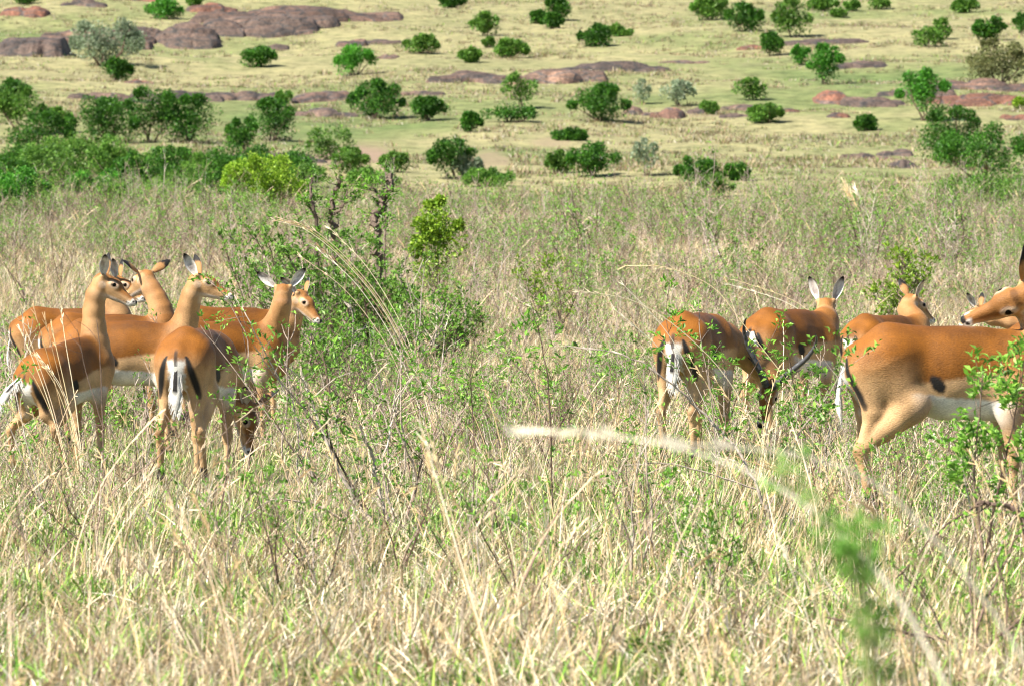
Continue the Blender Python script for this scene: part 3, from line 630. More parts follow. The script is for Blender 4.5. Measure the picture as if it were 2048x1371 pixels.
    for hpnt in hoofs:
        mh = MB()
        for sd in (-1, 1):
            o = hpnt + np.array([-.004, sd * .0105, 0]); xs = [(-.018, .018), (.014, .018), (.034, -.03), (-.022, -.03)]
            Vv = [o + np.array([a_, b_, z_]) * np.array([S, S, S]) for b_ in (-.009, .009) for (a_, z_) in xs]; mh.add(Vv, [[0, 1, 2, 3], [4, 7, 6, 5], [0, 4, 5, 1], [1, 5, 6, 2], [2, 6, 7, 3], [3, 7, 4, 0]], BLK)
        mh.obj('hoof', [M_HOOF], root)
    return root
UPZ = (0, 0, 1)
def herd():
    # right-hand group, nearest first
    impala(1917, 26.6, 7, 'large impala at the right edge turning its head back to groom its own back', (2053, 594, .03), (-.94, -.06, -.27), (-.10, -.88, .46), nb=(-.1, .95), n0=(.75, -.35, .45), ears=dict(l=(-.95, .2, .05), r=(-.25, .5, .9), open=.4), tail='side', feet=dict(hl=(.05, .02), hr=(-.02, -.02)), S=1.04, hs=1.16)
    impala(1398, 34.5, 72, 'male impala grazing head down with long ridged lyre shaped horns', (1542, 768, .45), (-.25, -.40, -.88), (.02, -.85, .5), nb=(.9, .1), n0=(.9, -.1, .2), male=True, tail='hang', S=1.05, feet=dict(fl=(.1, 0)), neckl=.12)
    impala(1590, 38.0, 54, 'impala with a puffed white tail standing behind the horned male, looking away', (1652, 612, .55), (.15, .97, -.15), UPZ, S=1.03, ears=dict(l=(-.1, .35, .95), r=(-.1, .35, .95), open=-1.3), tail='puff')
    impala(1782, 40.6, 50, 'impala in rear view half hidden behind the large grooming one', (1822, 602, .40), (.75, .45, -.45), UPZ, S=.96, ears=dict(open=.2), tail='hang')
    impala(2075, 44, 60, 'impala of which only the ear tips show beyond the grooming one\'s muzzle', (1960, 622, .3), (-.75, .5, -.4), UPZ, ears=dict(l=(-.1, .5, .9), r=(-.1, .5, .9), open=.0), S=.84)
    # left-hand group
    impala(402, 31.6, 78, 'impala seen from the rear grazing with its head low beside the twigs', (490, 816, .45), (.25, -.25, -.93), (.75, -.5, .1), nb=(.85, .3), n0=(.85, -.35, -.3), tail='hang', feet=dict(hl=(0, .03), hr=(.03, -.03)), neckl=.14)
    impala(138, 34.0, 62, 'young impala crouched on bent hind legs, looking right over its shoulder', (207, 562, .22), (.90, -.18, -.42), UPZ, drop=.11, tail='swish', S=.92, feet=dict(hl=(-.02, .05), hr=(.1, -.04)), ears=dict(l=(-.5, .45, .8), r=(-.2, .5, .9), open=.5), n0=(.2, 0, 1), neckl=.14, spread=.03)
    impala(262, 36.0, 4, 'impala standing side on with its head high and white chin, facing right', (396, 562, -.05), (.94, -.20, -.24), UPZ, S=.96, ears=dict(l=(-.6, .45, .75), r=(-.75, .25, .85), open=.25), n0=(.45, 0, .9), tail='hang', feet=dict(hl=(.06, 0), fl=(-.05, 0)))
    impala(232, 39.0, 10, 'impala behind the side on one, seen from the back of its wide spread ears', (292, 555, .15), (-.60, .74, -.32), UPZ, ears=dict(l=(-.3, .95, .55), r=(-.3, .95, .55), open=.5), n0=(.3, 0, .95))
    impala(158, 42.0, 6, 'rearmost impala at the left edge with its face hidden between two others', (234, 565, .0), (.88, -.30, -.34), UPZ, S=.97, ears=dict(l=(-.5, .5, .8), r=(-.3, .45, .9), open=.6), n0=(.1, 0, 1))
    impala(455, 38.6, 18, 'impala beside the leafy thicket with its head turned straight away', (566, 583, .0), (.10, .97, -.20), UPZ, S=.96, ears=dict(l=(-.2, .8, .62), r=(-.2, .62, .75), open=-1.4), n0=(.35, 0, .9))
    impala(478, 41.5, 14, 'impala peering right with a dark brow from behind its neighbour\'s neck', (600, 594, .0), (.66, -.50, -.56), UPZ, ears=dict(l=(-.6, .5, .3), r=(-.6, .5, .3), open=.3), n0=(.8, 0, .6))
herd()
# ---------------------------------------------------------------- granite outcrops
def outcrop(px0, px1, py0, py1, label, name='rock_outcrop', seed=0, tint=(1, 1, 1), flat=.5, steep=1.0):
    rng = np.random.default_rng(abs(seed + int(px0 * 7 + py0))); p = HIT((px0 + px1) / 2, py1); Y = p.y; mpp = Y / FPX
    w = (px1 - px0) * mpp / 2; rows = (py1 - py0) * mpp; h = rows * .64 * steep; w *= 1.24; dep = rows * 2.6
    n_u = int(np.clip((px1 - px0) * .45, 26, 150)); n_v = int(np.clip(n_u * .5, 16, 44)); U, Vv = np.meshgrid(np.linspace(-1.1, 1.1, n_u), np.linspace(-1.15, 1.15, n_v))
    Q_ = np.stack([U * 2.6, Vv * 1.6, U * 0 + seed], -1); P = np.stack([U * w, Vv * dep, U * 0 + seed], -1); sc = 1 / max(h, .35)
    z = np.full(U.shape, -1.); nd = int(np.clip((px1 - px0) / max(py1 - py0, 8) * 1.5, 2, 9))
    for k in range(nd):
        cu = (k + .5 + rng.normal() * .25) / nd * 1.6 - .8; cv = rng.normal() * .38; rw = (1.1 / nd + .22) * (.7 + .7 * rng.random()); rv = .35 + .4 * rng.random(); hh = (.5 + .5 * rng.random()) * (1 - .35 * abs(cu)); ex = 1.6 + rng.random() * 1.5
        if k == nd // 2: hh = 1.; cv = .1; rw *= 1.25; rv = .7
        tl = rng.normal() * .25; du = np.abs((U - cu + .06 * fbm(Q_ * 2, seed + k, 2)) / rw); dv = np.abs((Vv - cv + .10 * fbm(Q_ * 1.5, seed + 60 + k, 2)) / rv)
        r2 = du ** ex + dv ** ex; dome = np.where(r2 < 1, np.clip(1 - r2, 0, 1) ** .55, -(r2 - 1) * 1.2); z = np.maximum(z, dome * hh * (1 + tl * (U - cu)))
    z = np.minimum(z, np.minimum((1.04 - np.abs(U)) * 7 - .3, (1.08 - np.abs(Vv)) * 5 - .3)); z = np.maximum(z, -.8); prof = (z > 0) * 1.0
    crack = np.abs(fbm(Q_ * np.array([1.5, 3.5, 1]), seed + 31, 2)); z = h * z - h * .22 * np.exp(-(crack / .04) ** 2) * prof + h * .035 * fbm(P * sc * 2.2, seed + 40, 3) * prof
    ph = z / (h * .24) + .6 * fbm(Q_, seed + 5, 2); zt = z + h * .24 * (np.round(ph) - ph) * .75; z = np.where(z > 0, lerp(z, zt, .5), z)
    X = p.x + U * w; Yy = Y + dep + Vv * dep; Z = ground(X, Yy) + z - .05 * h
    V = np.stack([X - p.x, Yy - p.y, Z - p.z], -1).reshape(-1, 3)
    i = (np.arange(n_v - 1)[:, None] * n_u + np.arange(n_u - 1)).ravel(); mb = MB(); c = np.array(tint) * np.ones((len(V), 3)) * (.85 + .3 * (fbm(P * sc * .6, seed + 50, 2).reshape(-1, 1) + .5)); mb.add(V, np.stack([i, i + 1, i + n_u + 1, i + n_u], 1), c)
    o = mb.obj(name, [M_ROCK], smooth=False); o.location = p
    for pl in o.data.polygons: pl.use_smooth = True
    tag(o, label, 'rock', 'granite outcrops on the far hillside'); return o
RED = (1.5, 1.0, .82); PAL = (1.5, 1.4, 1.3); DK = (.82, .85, .9)
for k, r in enumerate([
    (-30, 106, 44, 115, 'dark granite dome cut by the left edge of the view', DK), (2, 88, 10, 42, 'reddish boulder above the dark dome at the far left', RED),
    (90, 280, 44, 94, 'grey slab behind the pale silvery bush', PAL), (236, 428, 32, 99, 'smooth brown whaleback rock right of the pale silvery bush', (1, 1, 1)),
    (388, 480, 34, 74, 'small domed rock between the two long whalebacks', (1, 1, 1)), (430, 650, 24, 78, 'long whaleback rock under the top ridge of stone', (1, 1, 1)),
    (415, 765, 0, 50, 'longest rock ridge at the top, tapering to the right', (1.1, 1, .95)), (378, 462, 2, 29, 'lone boulder left of the long top ridge', RED),
    (745, 797, 22, 35, 'low flat tongue of stone right of the top ridge', (1, 1, 1)), (126, 204, -6, 15, 'slab at the top edge above the left boulders', (1, 1, 1)),
    (236, 330, -8, 4, 'thin sliver of rock at the very top edge', RED), (676, 728, 72, 96, 'rounded boulder above the bright round bush', (1.1, 1, 1)), (722, 796, 76, 90, 'low broken slab beside the rounded boulder', (1, 1, 1)),
    (744, 794, 107, 120, 'small pale stone right of the bright round bush', PAL), (524, 572, 88, 104, 'cluster of rubble above the small round bush', (1, 1, 1)),
    (250, 302, 153, 168, 'small red rubble heap right of the dark low bush', RED), (150, 300, 176, 202, 'left end of the long middle rock shelf, thin and low', (1, 1, 1)),
    (268, 430, 170, 202, 'dark slab of the long middle rock shelf behind the dense trees', DK), (390, 568, 172, 205, 'smooth brown slab in the middle rock shelf', (1, 1, 1)),
    (560, 706, 172, 206, 'blocky slab in the middle rock shelf with a pale face', (1.1, 1, 1)), (612, 690, 176, 196, 'pale boulder lying on the middle rock shelf', PAL),
    (585, 705, 210, 236, 'dark broken rock below the pale boulder', DK), (795, 882, 176, 192, 'thin tail of the middle rock shelf right of the round tree', (1, 1, 1)),
    (870, 1040, 136, 168, 'wide low rock with streaked left flank', (1.05, 1, 1)), (1030, 1200, 128, 172, 'pale streaked rock sloping down to the left', PAL), (1140, 1330, 118, 146, 'dark long rock with a sharp right end', DK),
    (1325, 1412, 119, 129, 'very thin rock sliver lying in green grass', (1, 1, 1)), (1250, 1302, 208, 234, 'pale rounded rock right of the big round bush', PAL), (1308, 1368, 209, 242, 'pinkish boulder between the sparse grey saplings', (1.4, 1.1, 1.0)),
    (1380, 1434, 206, 230, 'dark broken boulder under the right sparse sapling', DK), (1450, 1508, 205, 223, 'low brown hump above the flat dark ledge', (1, 1, 1)), (1445, 1500, 222, 236, 'flat dark ledge left of the mid green bush', DK),
    (1552, 1596, 214, 226, 'small pinkish flat stone in pale grass', RED), (1478, 1524, 87, 101, 'little red stone left of the slim dark bush', RED), (1556, 1722, 72, 92, 'long dark rock under the tall upright bush', DK),
    (1676, 1772, 122, 140, 'jagged narrow ridge of dark stones on the right slope', DK), (1638, 1706, 178, 212, 'tilted red boulder on the right slope', RED), (1688, 1802, 188, 216, 'brown slab right of the tilted red boulder', (1, 1, 1)),
    (1770, 1900, 178, 196, 'thin slab behind the tall yellow green tree', (1, 1, 1)), (1870, 2080, 148, 182, 'upper slab of the big right outcrop under the olive bush', (1.1, 1, 1)), (1882, 2080, 182, 214, 'lower slab of the big right outcrop', RED),
    (1660, 1704, 222, 239, 'small red hump below the brown slab', RED), (1690, 1765, 300, 320, 'flat stones left in the lower right rock pile', (1, 1, 1)), (1762, 1826, 294, 314, 'dark lid shaped stone on top of the lower right pile', DK),
    (1738, 1800, 308, 324, 'pale stone in the middle of the lower right pile', PAL), (1788, 1832, 308, 338, 'tilted block at the end of the lower right pile', DK), (2010, 2090, 225, 242, 'small pink rock at the right edge', RED),
    (2016, 2090, 284, 300, 'small dark rock at the right edge beside the bright tree', DK), (470, 635, 297, 324, 'dark undercut bank behind the yellow green bush', DK)]):
    outcrop(*r[:5], seed=k * 3 + 1, tint=r[5], flat=.7 if (r[1] - r[0]) > 3.5 * (r[3] - r[2]) else .4, steep=.9)
# ---------------------------------------------------------------- bushes
PALS = dict(D=np.array([[.040, .135, .012], [.05, .165, .014], [.085, .23, .02], [.028, .095, .01]]), M=np.array([[.09, .21, .025], [.13, .27, .035], [.055, .15, .02], [.17, .32, .05]]),
            G=np.array([[.24, .31, .19], [.32, .38, .26], [.17, .24, .13]]), O=np.array([[.19, .21, .07], [.13, .16, .05], [.25, .25, .10]]), Y=np.array([[.25, .40, .03], [.33, .48, .05], [.16, .30, .02]]), B=np.array([[.07, .26, .02], [.11, .34, .03], [.05, .19, .02]]))
def bush(px, py, w, h, typ, label, name='bush', Y=None, dens=1.0, blobs=None, cat='bush', ls=1.0, group='bushes scattered over the hillside', trunk=.0):
    rng = np.random.default_rng(abs(int(px * 13 + py * 7 + w))); p = G(px, Y) if Y else HIT(px, py + 2); Yd = p.y; m = Yd / FPX; W, Hh = w * m * (1.32 if px < 600 or Y else 1.14), h * m * (1.15 if px < 600 or Y else 1.08)
    root = empty(name, p); tag(root, label, cat, group)
    K = blobs or int(7 + rng.integers(0, 5)); cs = []; base = trunk * Hh
    for k in range(K):
        u = (rng.random() * 2 - 1) * .62; vv = (rng.random() * 2 - 1) * .5; t = rng.random(); r = (.20 + .16 * rng.random())
        cz = base + (Hh - base) * (.24 + .58 * t * (1 - .55 * abs(u))); cs.append((u * W * .5 * (1.05 - .35 * t), vv * W * .5, cz, r * W * .85, r * W * .8, r * min(W, Hh - base) * 1.0))
    cs.append((0, 0, base + (Hh - base) * .5, W * .30, W * .3, (Hh - base) * .46))
    for k in range(7):
        an = rng.random() * PI; r = .07 + .07 * rng.random(); cs.append((math.cos(an) * W * .44, rng.normal() * W * .15, base + (Hh - base) * (.42 + .48 * math.sin(an)), r * W, r * W, r * W * .9))
    n = int(np.clip(3400 * dens * (w / 70) ** .9, 500, 9000)); LS = 1.9 * ls * m * (1.7 if w > 35 else 1.4)
    a = rng.integers(0, len(cs), n); c = np.array(cs)[a]; q = rng.normal(size=(n, 3)); q /= np.linalg.norm(q, axis=1)[:, None]; rr = rng.random(n) ** .28
    lump = 1 + .32 * vnoise(q * 2.3 + a[:, None] * 5., 4); P = c[:, :3] + q * c[:, 3:] * (rr * lump)[:, None]; P[:, 2] = np.maximum(P[:, 2], base * .7 + .02 * Hh + rng.random(n) * Hh * .05)
    D = q * .8 + rng.normal(size=(n, 3)) * .6; D[:, 2] += .3
    hue = vnoise(P / (W * .16) + 7, 3)[:, None]; pal = PALS[typ]
    mb = MB(); leaves(mb, rng, P, D, LS * 1.5, pal * np.array([1., 1., 1.]), asp=.75, fold=.3); mb.C[-1] *= np.repeat(1 + .28 * hue, 4, 0)
    mb.obj('foliage', [M_BUSH], root)
    st = MB()
    for k in range(4 + int(trunk * 6)):
        c_ = cs[rng.integers(0, len(cs))]; e = np.array(c_[:3]); b = np.array([rng.normal() * W * .05, rng.normal() * W * .05, -.05]); mid = (b + e) / 2 + rng.normal(size=3) * W * .05; tube(st, [b, lerp(b, mid, .5) + rng.normal(size=3) * W * .02, mid, e], np.array([.015, .012, .009, .004]) * W * (1.2 + trunk), TWIG[2] * 1.1, 5)
    st.obj('branches', [M_BARK], root); return root
for b in [
    (22, 208, 62, 42, 'D', 'dark bush top left of the leftmost clump'), (42, 268, 74, 82, 'M', 'mid green leaning tree in the leftmost clump'), (115, 262, 46, 42, 'M', 'small round bush right in the leftmost clump'), (80, 296, 98, 62, 'D', 'wide dark bush at the foot of the leftmost clump'),
    (205, 284, 110, 76, 'D', 'left third of the three joined dark trees'), (218, 225, 36, 24, 'D', 'small dark bush peeping over the joined trees'), (303, 284, 92, 100, 'D', 'tallest dark tree of the three joined ones'), (384, 284, 104, 84, 'D', 'right third of the three joined dark trees'),
    (486, 302, 52, 60, 'D', 'narrow dark bush touching a rounder tree on its right'), (545, 280, 74, 74, 'D', 'rounded dark tree standing right of the narrow bush'), (568, 207, 26, 24, 'M', 'tiny bush above the rounded dark tree'),
    (757, 238, 92, 70, 'D', 'dark round tree at the right end of the middle rock shelf'), (708, 220, 24, 34, 'D', 'slim bush just left of the dark round shelf tree'), (856, 241, 64, 42, 'D', 'round bush alone right of the shelf tree'),
    (520, 133, 52, 34, 'D', 'small round dark bush alone on the upper slope'), (710, 149, 70, 52, 'B', 'bright round bush alone on the upper slope'), (232, 160, 50, 36, 'D', 'low dark bush below the pale silvery bush'),
    (208, 130, 116, 84, 'G', 'large pale silvery bush in front of the whaleback rocks'), (262, 107, 28, 34, 'D', 'green bush tucked behind the right side of the silvery bush'), (154, 98, 22, 24, 'G', 'tiny grey bush left of the silvery bush'),
    (330, 36, 54, 30, 'B', 'round green bush above the top rocks'), (52, 8, 34, 18, 'D', 'bush cut by the top edge at the far left'), (390, 12, 26, 16, 'M', 'faint bush at the top edge above the lone boulder'),
    (905, 15, 46, 26, 'D', 'dark bush cut by the top edge near the middle'), (970, 71, 52, 42, 'M', 'open green tree with a shadow to its right near the top'), (978, 95, 22, 18, 'M', 'tiny bush below the open green tree'), (842, 107, 62, 32, 'M', 'flat spreading bush left of the open green tree'),
    (940, 125, 40, 26, 'M', 'small mid green bush below the tiny one'), (1018, 115, 62, 32, 'M', 'pair of low leafy shoots beside the streaked rock'), (940, 263, 40, 36, 'D', 'small ragged bush on the pale slope in the centre'),
    (1040, 216, 62, 66, 'M', 'upright loose tree in the centre of the slope'), (1018, 243, 88, 32, 'D', 'low dark spreading bush below the upright loose tree'), (905, 356, 82, 76, 'D', 'dark twin topped bush at the foot of the slope'), (936, 358, 48, 48, 'G', 'grey green bush leaning on the twin topped one'),
    (700, 346, 64, 46, 'M', 'mid green bush right of the bare pink bank'), (658, 318, 84, 62, 'M', 'sparse feathery bush over the bare pink bank'), (790, 344, 54, 36, 'M', 'thin bush at the foot of the slope left of centre'),
    (128, 378, 140, 82, 'M', 'broad dark bush in the left hollow'), (292, 378, 100, 66, 'D', 'dark bush in the hollow beside the broad one'), (505, 360, 176, 48, 'D', 'long flat topped dark bush in the hollow behind the yellow green bush'), (28, 350, 66, 48, 'D', 'dark bush at the left edge of the hollow'),
    (215, 350, 70, 50, 'M', 'grey green scrub between the hollow bushes'), (385, 380, 70, 38, 'M', 'low scrub right in the hollow'), (170, 318, 120, 40, 'M', 'feathery pale scrub below the joined trees'), (60, 392, 100, 40, 'M', 'loose scrub at the rim on the left'), (440, 388, 90, 34, 'D', 'low dark scrub left of the yellow green bush'),
    (1115, 40, 50, 44, 'D', 'tall dark bush of the top three'), (1076, 47, 38, 22, 'D', 'small left bush of the top three'), (1104, 57, 36, 28, 'D', 'lower bush of the top three'), (1190, 92, 58, 40, 'D', 'round dark bush with a shadow to its right'), (1236, 72, 46, 18, 'M', 'flat scrub beside the round dark bush'),
    (1418, 40, 66, 46, 'M', 'mid green bush left of a darker one at the top'), (1486, 62, 66, 52, 'D', 'dark bush with brown twigs near the top'), (1583, 73, 66, 74, 'M', 'tall upright open bush near the top'), (1648, 22, 52, 24, 'M', 'low green bush at the top edge'), (1676, 34, 26, 16, 'M', 'tiny bush beside the low green one'), (1702, 22, 28, 20, 'M', 'faint small bush at the top right'), (1757, 18, 36, 20, 'M', 'feathery bush at the top edge on the right'),
    (1930, 25, 44, 26, 'M', 'round bush at the top edge on the far right'), (1978, 80, 60, 42, 'D', 'round dark bush near the right edge'), (2042, 72, 30, 46, 'D', 'dark bush cut by the right edge'), (1852, 93, 56, 34, 'M', 'lower left part of a loose bush pair'), (1884, 78, 38, 38, 'M', 'upper right part of a loose bush pair'),
    (1538, 112, 46, 42, 'D', 'slim dark bush left of the long dark rock'), (1602, 130, 34, 40, 'B', 'bright small bush left of the taller one'), (1650, 168, 62, 76, 'B', 'bright tall bush on the right slope'), (1500, 200, 56, 40, 'M', 'loose bush with a bare stem'),
    (1284, 208, 30, 46, 'G', 'slim grey sapling behind the pale rocks'), (1356, 212, 60, 48, 'G', 'wide sparse grey sapling behind the pinkish boulder'), (1198, 241, 108, 66, 'D', 'big round dark bush in the middle of the slope'), (1140, 279, 58, 18, 'D', 'flat dark bush on bare ground'),
    (1530, 245, 64, 32, 'M', 'mid green bush right of the dark ledge'), (1418, 228, 32, 26, 'M', 'little bush beside the dark broken boulder'), (1732, 262, 40, 28, 'D', 'small round bush in pale grass on the right'), (1845, 240, 92, 96, 'B', 'tall yellow green tree before the big right outcrop'),
    (1992, 172, 100, 90, 'O', 'large olive brown bush on the right outcrop'), (2040, 216, 24, 20, 'Y', 'tiny yellow bush at the right edge'), (1905, 332, 118, 110, 'D', 'spreading dark acacia over the lower right rocks'), (1968, 366, 160, 104, 'D', 'big leafy tree at the lower right of the slope'),
    (1186, 352, 96, 58, 'D', 'dark bush behind the plain right of centre'), (1392, 372, 74, 56, 'D', 'compact round bush at the foot of the right slope'), (1472, 360, 46, 30, 'D', 'small dark bush right of the compact one'), (1290, 352, 46, 72, 'G', 'sparse grey green sapling at the foot of the slope'), (1120, 345, 50, 40, 'M', 'thin scrub left of the dark bush behind the plain'), (1436, 392, 60, 40, 'M', 'loose low scrub at the foot of the slope')]:
    px, py, w, h, t, lab = b; tr = .12 if (('tree' in lab and 'dark' not in lab) or 'sapling' in lab or 'acacia' in lab) else 0.0
    d = .45 if ('sparse' in lab or 'sapling' in lab or 'feathery' in lab or 'loose' in lab) else 1.0
    bush(px, py, w, h, t, lab, name='tree' if 'tree' in lab or 'acacia' in lab else 'bush', dens=d, trunk=tr)
# bushes on the near plain
bush(530, 0, 130, 112, 'Y', 'bright yellow green bush rising behind the thicket', Y=112, dens=1.6, group='bushes on the near plain', ls=1.1, blobs=12)
bush(26, 0, 125, 104, 'B', 'dense dark bush with bright top at the left edge of the plain', Y=104, dens=1.6, group='bushes on the near plain', blobs=12)
bush(240, 0, 50, 56, 'M', 'upright leafy bush behind the heads on the left', Y=108, dens=1.0, group='bushes on the near plain')
for (px, py, w, h, t, lab) in [(95, 340, 84, 40, 'M', 'pale feathery scrub between the two left clumps'), (255, 345, 90, 34, 'M', 'scrub under the joined dark trees'), (340, 352, 76, 50, 'D', 'dark bush in the hollow left of the flat topped one'), (420, 350, 80, 36, 'M', 'scrub touching the flat topped bush'), (10, 385, 90, 60, 'D', 'dark bush low at the far left of the hollow'), (190, 392, 90, 40, 'B', 'dark low bush at the bottom of the left hollow'), (590, 372, 90, 34, 'M', 'low scrub under the bare bank'), (980, 372, 90, 28, 'M', 'low scrub right of the twin topped bush'), (340, 392, 130, 36, 'M', 'pale low scrub along the bottom of the hollow'), (750, 372, 90, 30, 'M', 'thin scrub at the slope foot near the twisted trunk')]:
    bush(px, py, w, h, t, lab, dens=.8)
bush(330, 0, 150, 60, 'M', 'loose scrub rising at the rim behind the left hand heads', Y=135, dens=1.0, group='scrub along the rim of the plain')
bush(110, 0, 170, 66, 'M', 'wide scrub at the rim behind the left edge bush', Y=140, dens=1.0, group='scrub along the rim of the plain')
bush(790, 0, 120, 34, 'M', 'low scrub at the rim behind the twisted trunk', Y=140, dens=.6, group='scrub along the rim of the plain')
bush(1060, 0, 160, 40, 'M', 'long low scrub at the rim in the middle', Y=138, dens=.6, group='scrub along the rim of the plain')
bush(1240, 0, 170, 46, 'M', 'ragged scrub at the rim right of the middle', Y=142, dens=.6, group='scrub along the rim of the plain')
bush(1980, 0, 180, 60, 'M', 'loose low bush at the rim of the plain on the right', Y=118, dens=.8, group='bushes on the near plain')
# ---------------------------------------------------------------- woody forbs and shrubs of the near plain
def plant(name, label, cat, loc, st, lv, group=None, rz=0):
    root = empty(name, loc, rz); tag(root, label, cat, group); st.obj('stems', [M_BARK], root)
    if lv.n: lv.obj('leaves', [M_LEAF], root)
    return root
def copy_plant(src, loc, rz, s):
    r = src.copy(); COL.objects.link(r); r.location = loc; r.rotation_euler = (0, 0, rz); r.scale = (s, s, s)
    for ch in src.children:
        c = ch.copy(); COL.objects.link(c); c.parent = r
    return r
rf = np.random.default_rng(5)
FORB = [grow(rf, .62, 4, .45, 5, .026, .0045), grow(rf, .75, 3, .35, 4, .028, .005), grow(rf, .5, 6, .6, 5, .024, .004), grow(rf, .85, 3, .5, 3, .026, .0055, sub=7), grow(rf, .55, 5, .5, 7, .028, .004),
        grow(rf, .6, 5, .5, 0, .02, .004, sub=7), grow(rf, .8, 4, .4, 1, .022, .0045, sub=8), grow(rf, .45, 8, .7, 2, .02, .003, sub=6)]
FLAB = ['leafy upright forb in the open grass', 'tall thin forb with small green leaf tufts', 'low spreading forb with pale green leaves', 'lanky forb with few leaves on long stems', 'bushy bright leaved forb',
        'leafless twiggy forb of grey brown stems', 'almost bare tall twig plant', 'fine brown brushwood plant close to the ground']
def boxes_hit(px, Y, h, w):
    top = YH + (CZ - gz((px - 1024) * Y / FPX, Y) - h) * FPX / Y; ww = w * FPX / Y
    for (x0, x1, y0, y1, ya) in [(150, 480, 515, 700, 36), (0, 210, 620, 760, 34), (335, 470, 640, 860, 31.6), (515, 630, 550, 700, 38), (1310, 1480, 610, 700, 34.5), (1480, 1680, 570, 680, 38), (1660, 1860, 620, 690, 40), (1690, 1920, 630, 830, 26), (1900, 2048, 490, 700, 26)]:
        if Y < ya and px + ww > x0 and px - ww < x1 and top < y1: return True
    return False
FGRP = ['leafy upright forbs in the grass', 'tall thin forbs in the grass', 'low spreading pale forbs', 'lanky forbs in the grass', 'bushy bright forbs', 'leafless grey twig plants', 'almost bare tall twig plants', 'brushwood plants close to the ground']
FSHORT = ['leafy upright forb', 'tall thin forb with leaf tufts', 'low spreading pale forb', 'lanky few leaved forb', 'bushy bright leaved forb', 'leafless grey twig plant', 'almost bare tall twig plant', 'fine brown brushwood plant']
MARKS = [(70, 34, 'the crouching impala'), (20, 42, 'the rearmost left impala'), (300, 36, 'the side on impala'), (402, 31.6, 'the rear view grazing impala'), (560, 38.6, 'the impala facing straight away'), (757, 58, 'the twisted trunk'), (645, 60, 'the knotted trunks'), (740, 25, 'the open central shrub'), (1400, 34.5, 'the horned male'),
         (1567, 38, 'the puff tailed impala'), (1740, 40.6, 'the half hidden rear view impala'), (1860, 26.6, 'the large grooming impala'), (1000, 27, 'the dark stem with curled leaves'), (1150, 26, 'the slim branched stem'), (1330, 24.5, 'the arching grey branch'), (205, 24, 'the dark upright stem'), (440, 23.5, 'the reddish bent stem'),
         (1950, 17.5, 'the tangled corner branches'), (2000, 20.5, 'the dark thick branch'), (1310, 16.6, 'the dark little bottom clump'), (1130, 20, 'the low crossing twigs'), (950, 15.5, 'the tall straw pair'), (1600, 16, 'the bent straw stalks'), (100, 13, 'the close leaning straw stalk'), (420, 15, 'the soft bottom straw stalks'), (1780, 62, 'the yellow green shrub'), (1110, 66, 'the yellowish open shrub')]
FORBS = []
used = [None] * 8; placed = 0; tries = 0; rng = np.random.default_rng(77)
while placed < 170 and tries < 4000:
    tries += 1; Y = 17 + 38 * rng.random() ** .8; px = rng.random() * 2100 - 25; k = int(rng.choice(8, p=[.14, .14, .12, .12, .1, .12, .14, .12])); s = .55 + .5 * rng.random()
    if boxes_hit(px, Y, .75 * s, .15): continue
    if Y < 20 and rng.random() < .5: continue
    loc = G(px, Y); rz = rng.random() * 6.28
    if used[k] is None: used[k] = r = plant('forb', FSHORT[k], 'wild plant', loc, *FORB[k], group=FGRP[k]); r.rotation_euler[2] = rz; r.scale = (s, s, s)
    else: r = copy_plant(used[k], loc, rz, s)
    row = YH + (CZ - loc.z) * FPX / Y; best = min(MARKS, key=lambda m: abs(m[0] - px) + 14 * abs(m[1] - Y)); dx = px - best[0]; dY = Y - best[1]
    rel = ('left of' if dx < 0 else 'right of') if abs(dx) > 60 and abs(dx) > 14 * abs(dY) else ('in front of' if dY < 0 else 'behind')
    FORBS.append([r, '%s %s %s' % (FSHORT[k], rel, best[2]), px, Y, s, k]); placed += 1
by = {}
for f in FORBS: by.setdefault(f[1], []).append(f)
for lab, fs in by.items():
    fs.sort(key=lambda f: f[4])
    if len(fs) == 1: fs[0][0]['label'] = lab
    else:
        for i, f in enumerate(fs): f[0]['label'] = (['smaller ', 'larger '] if len(fs) == 2 else ['smallest ', 'middle sized ', 'larger ', 'tallest ', 'fifth ', 'sixth '])[min(i, 5)] + lab
def undergrowth():
    rng = np.random.default_rng(9); protos = []
    for st, lv in FORB:
        m = MB(); V, Fs, C, Mi = st.arrays(); m.add(V, np.concatenate(Fs), C, 1)
        if lv.n: V, Fs, C, Mi = lv.arrays(); m.add(V, np.concatenate(Fs), C, 0)
        protos.append(m)
    X, Y = [], []
    for (a, b, d) in [(20, 26, .8), (26, 34, 1.6), (34, 46, 2.6), (46, 62, 2.8), (62, 85, 2.6), (85, 128, 3.0)]:
        n = int((b - a) * ((a + b) * .0905 + 2) * d); yy = a + (b - a) * rng.random(n); X.append((rng.random(n) * 2 - 1) * (yy * .0905 + 1)); Y.append(yy)
    X = np.concatenate(X); Y = np.concatenate(Y); s = (.5 + .45 * rng.random(len(X))) * (1 + .35 * sstep(50, 90, Y) + .5 * sstep(.75, 1, rng.random(len(X))))
    dn = fbm(np.stack([X * .35, Y * .12, X * 0], 1), 91, 3); k = dn > -.22
    k &= np.array([not boxes_hit(1024 + x * FPX / y, y, .8 * ss, .12) for x, y, ss in zip(X, Y, s)]); X, Y, s = X[k], Y[k], s[k]; n = len(X)
    o = scatter('undergrowth', protos, np.stack([X, Y, ground(X, Y)], 1), np.stack([X * 0, X * 0, rng.random(n) * 6.28], 1), np.stack([s, s, s], 1), rng.choice(8, n, p=[.10, .10, .07, .09, .06, .22, .20, .16]), [M_LEAF, M_BARK])
    tag(o, 'low twiggy undergrowth with small leaves all over the plain', 'undergrowth', kind='stuff')
undergrowth()
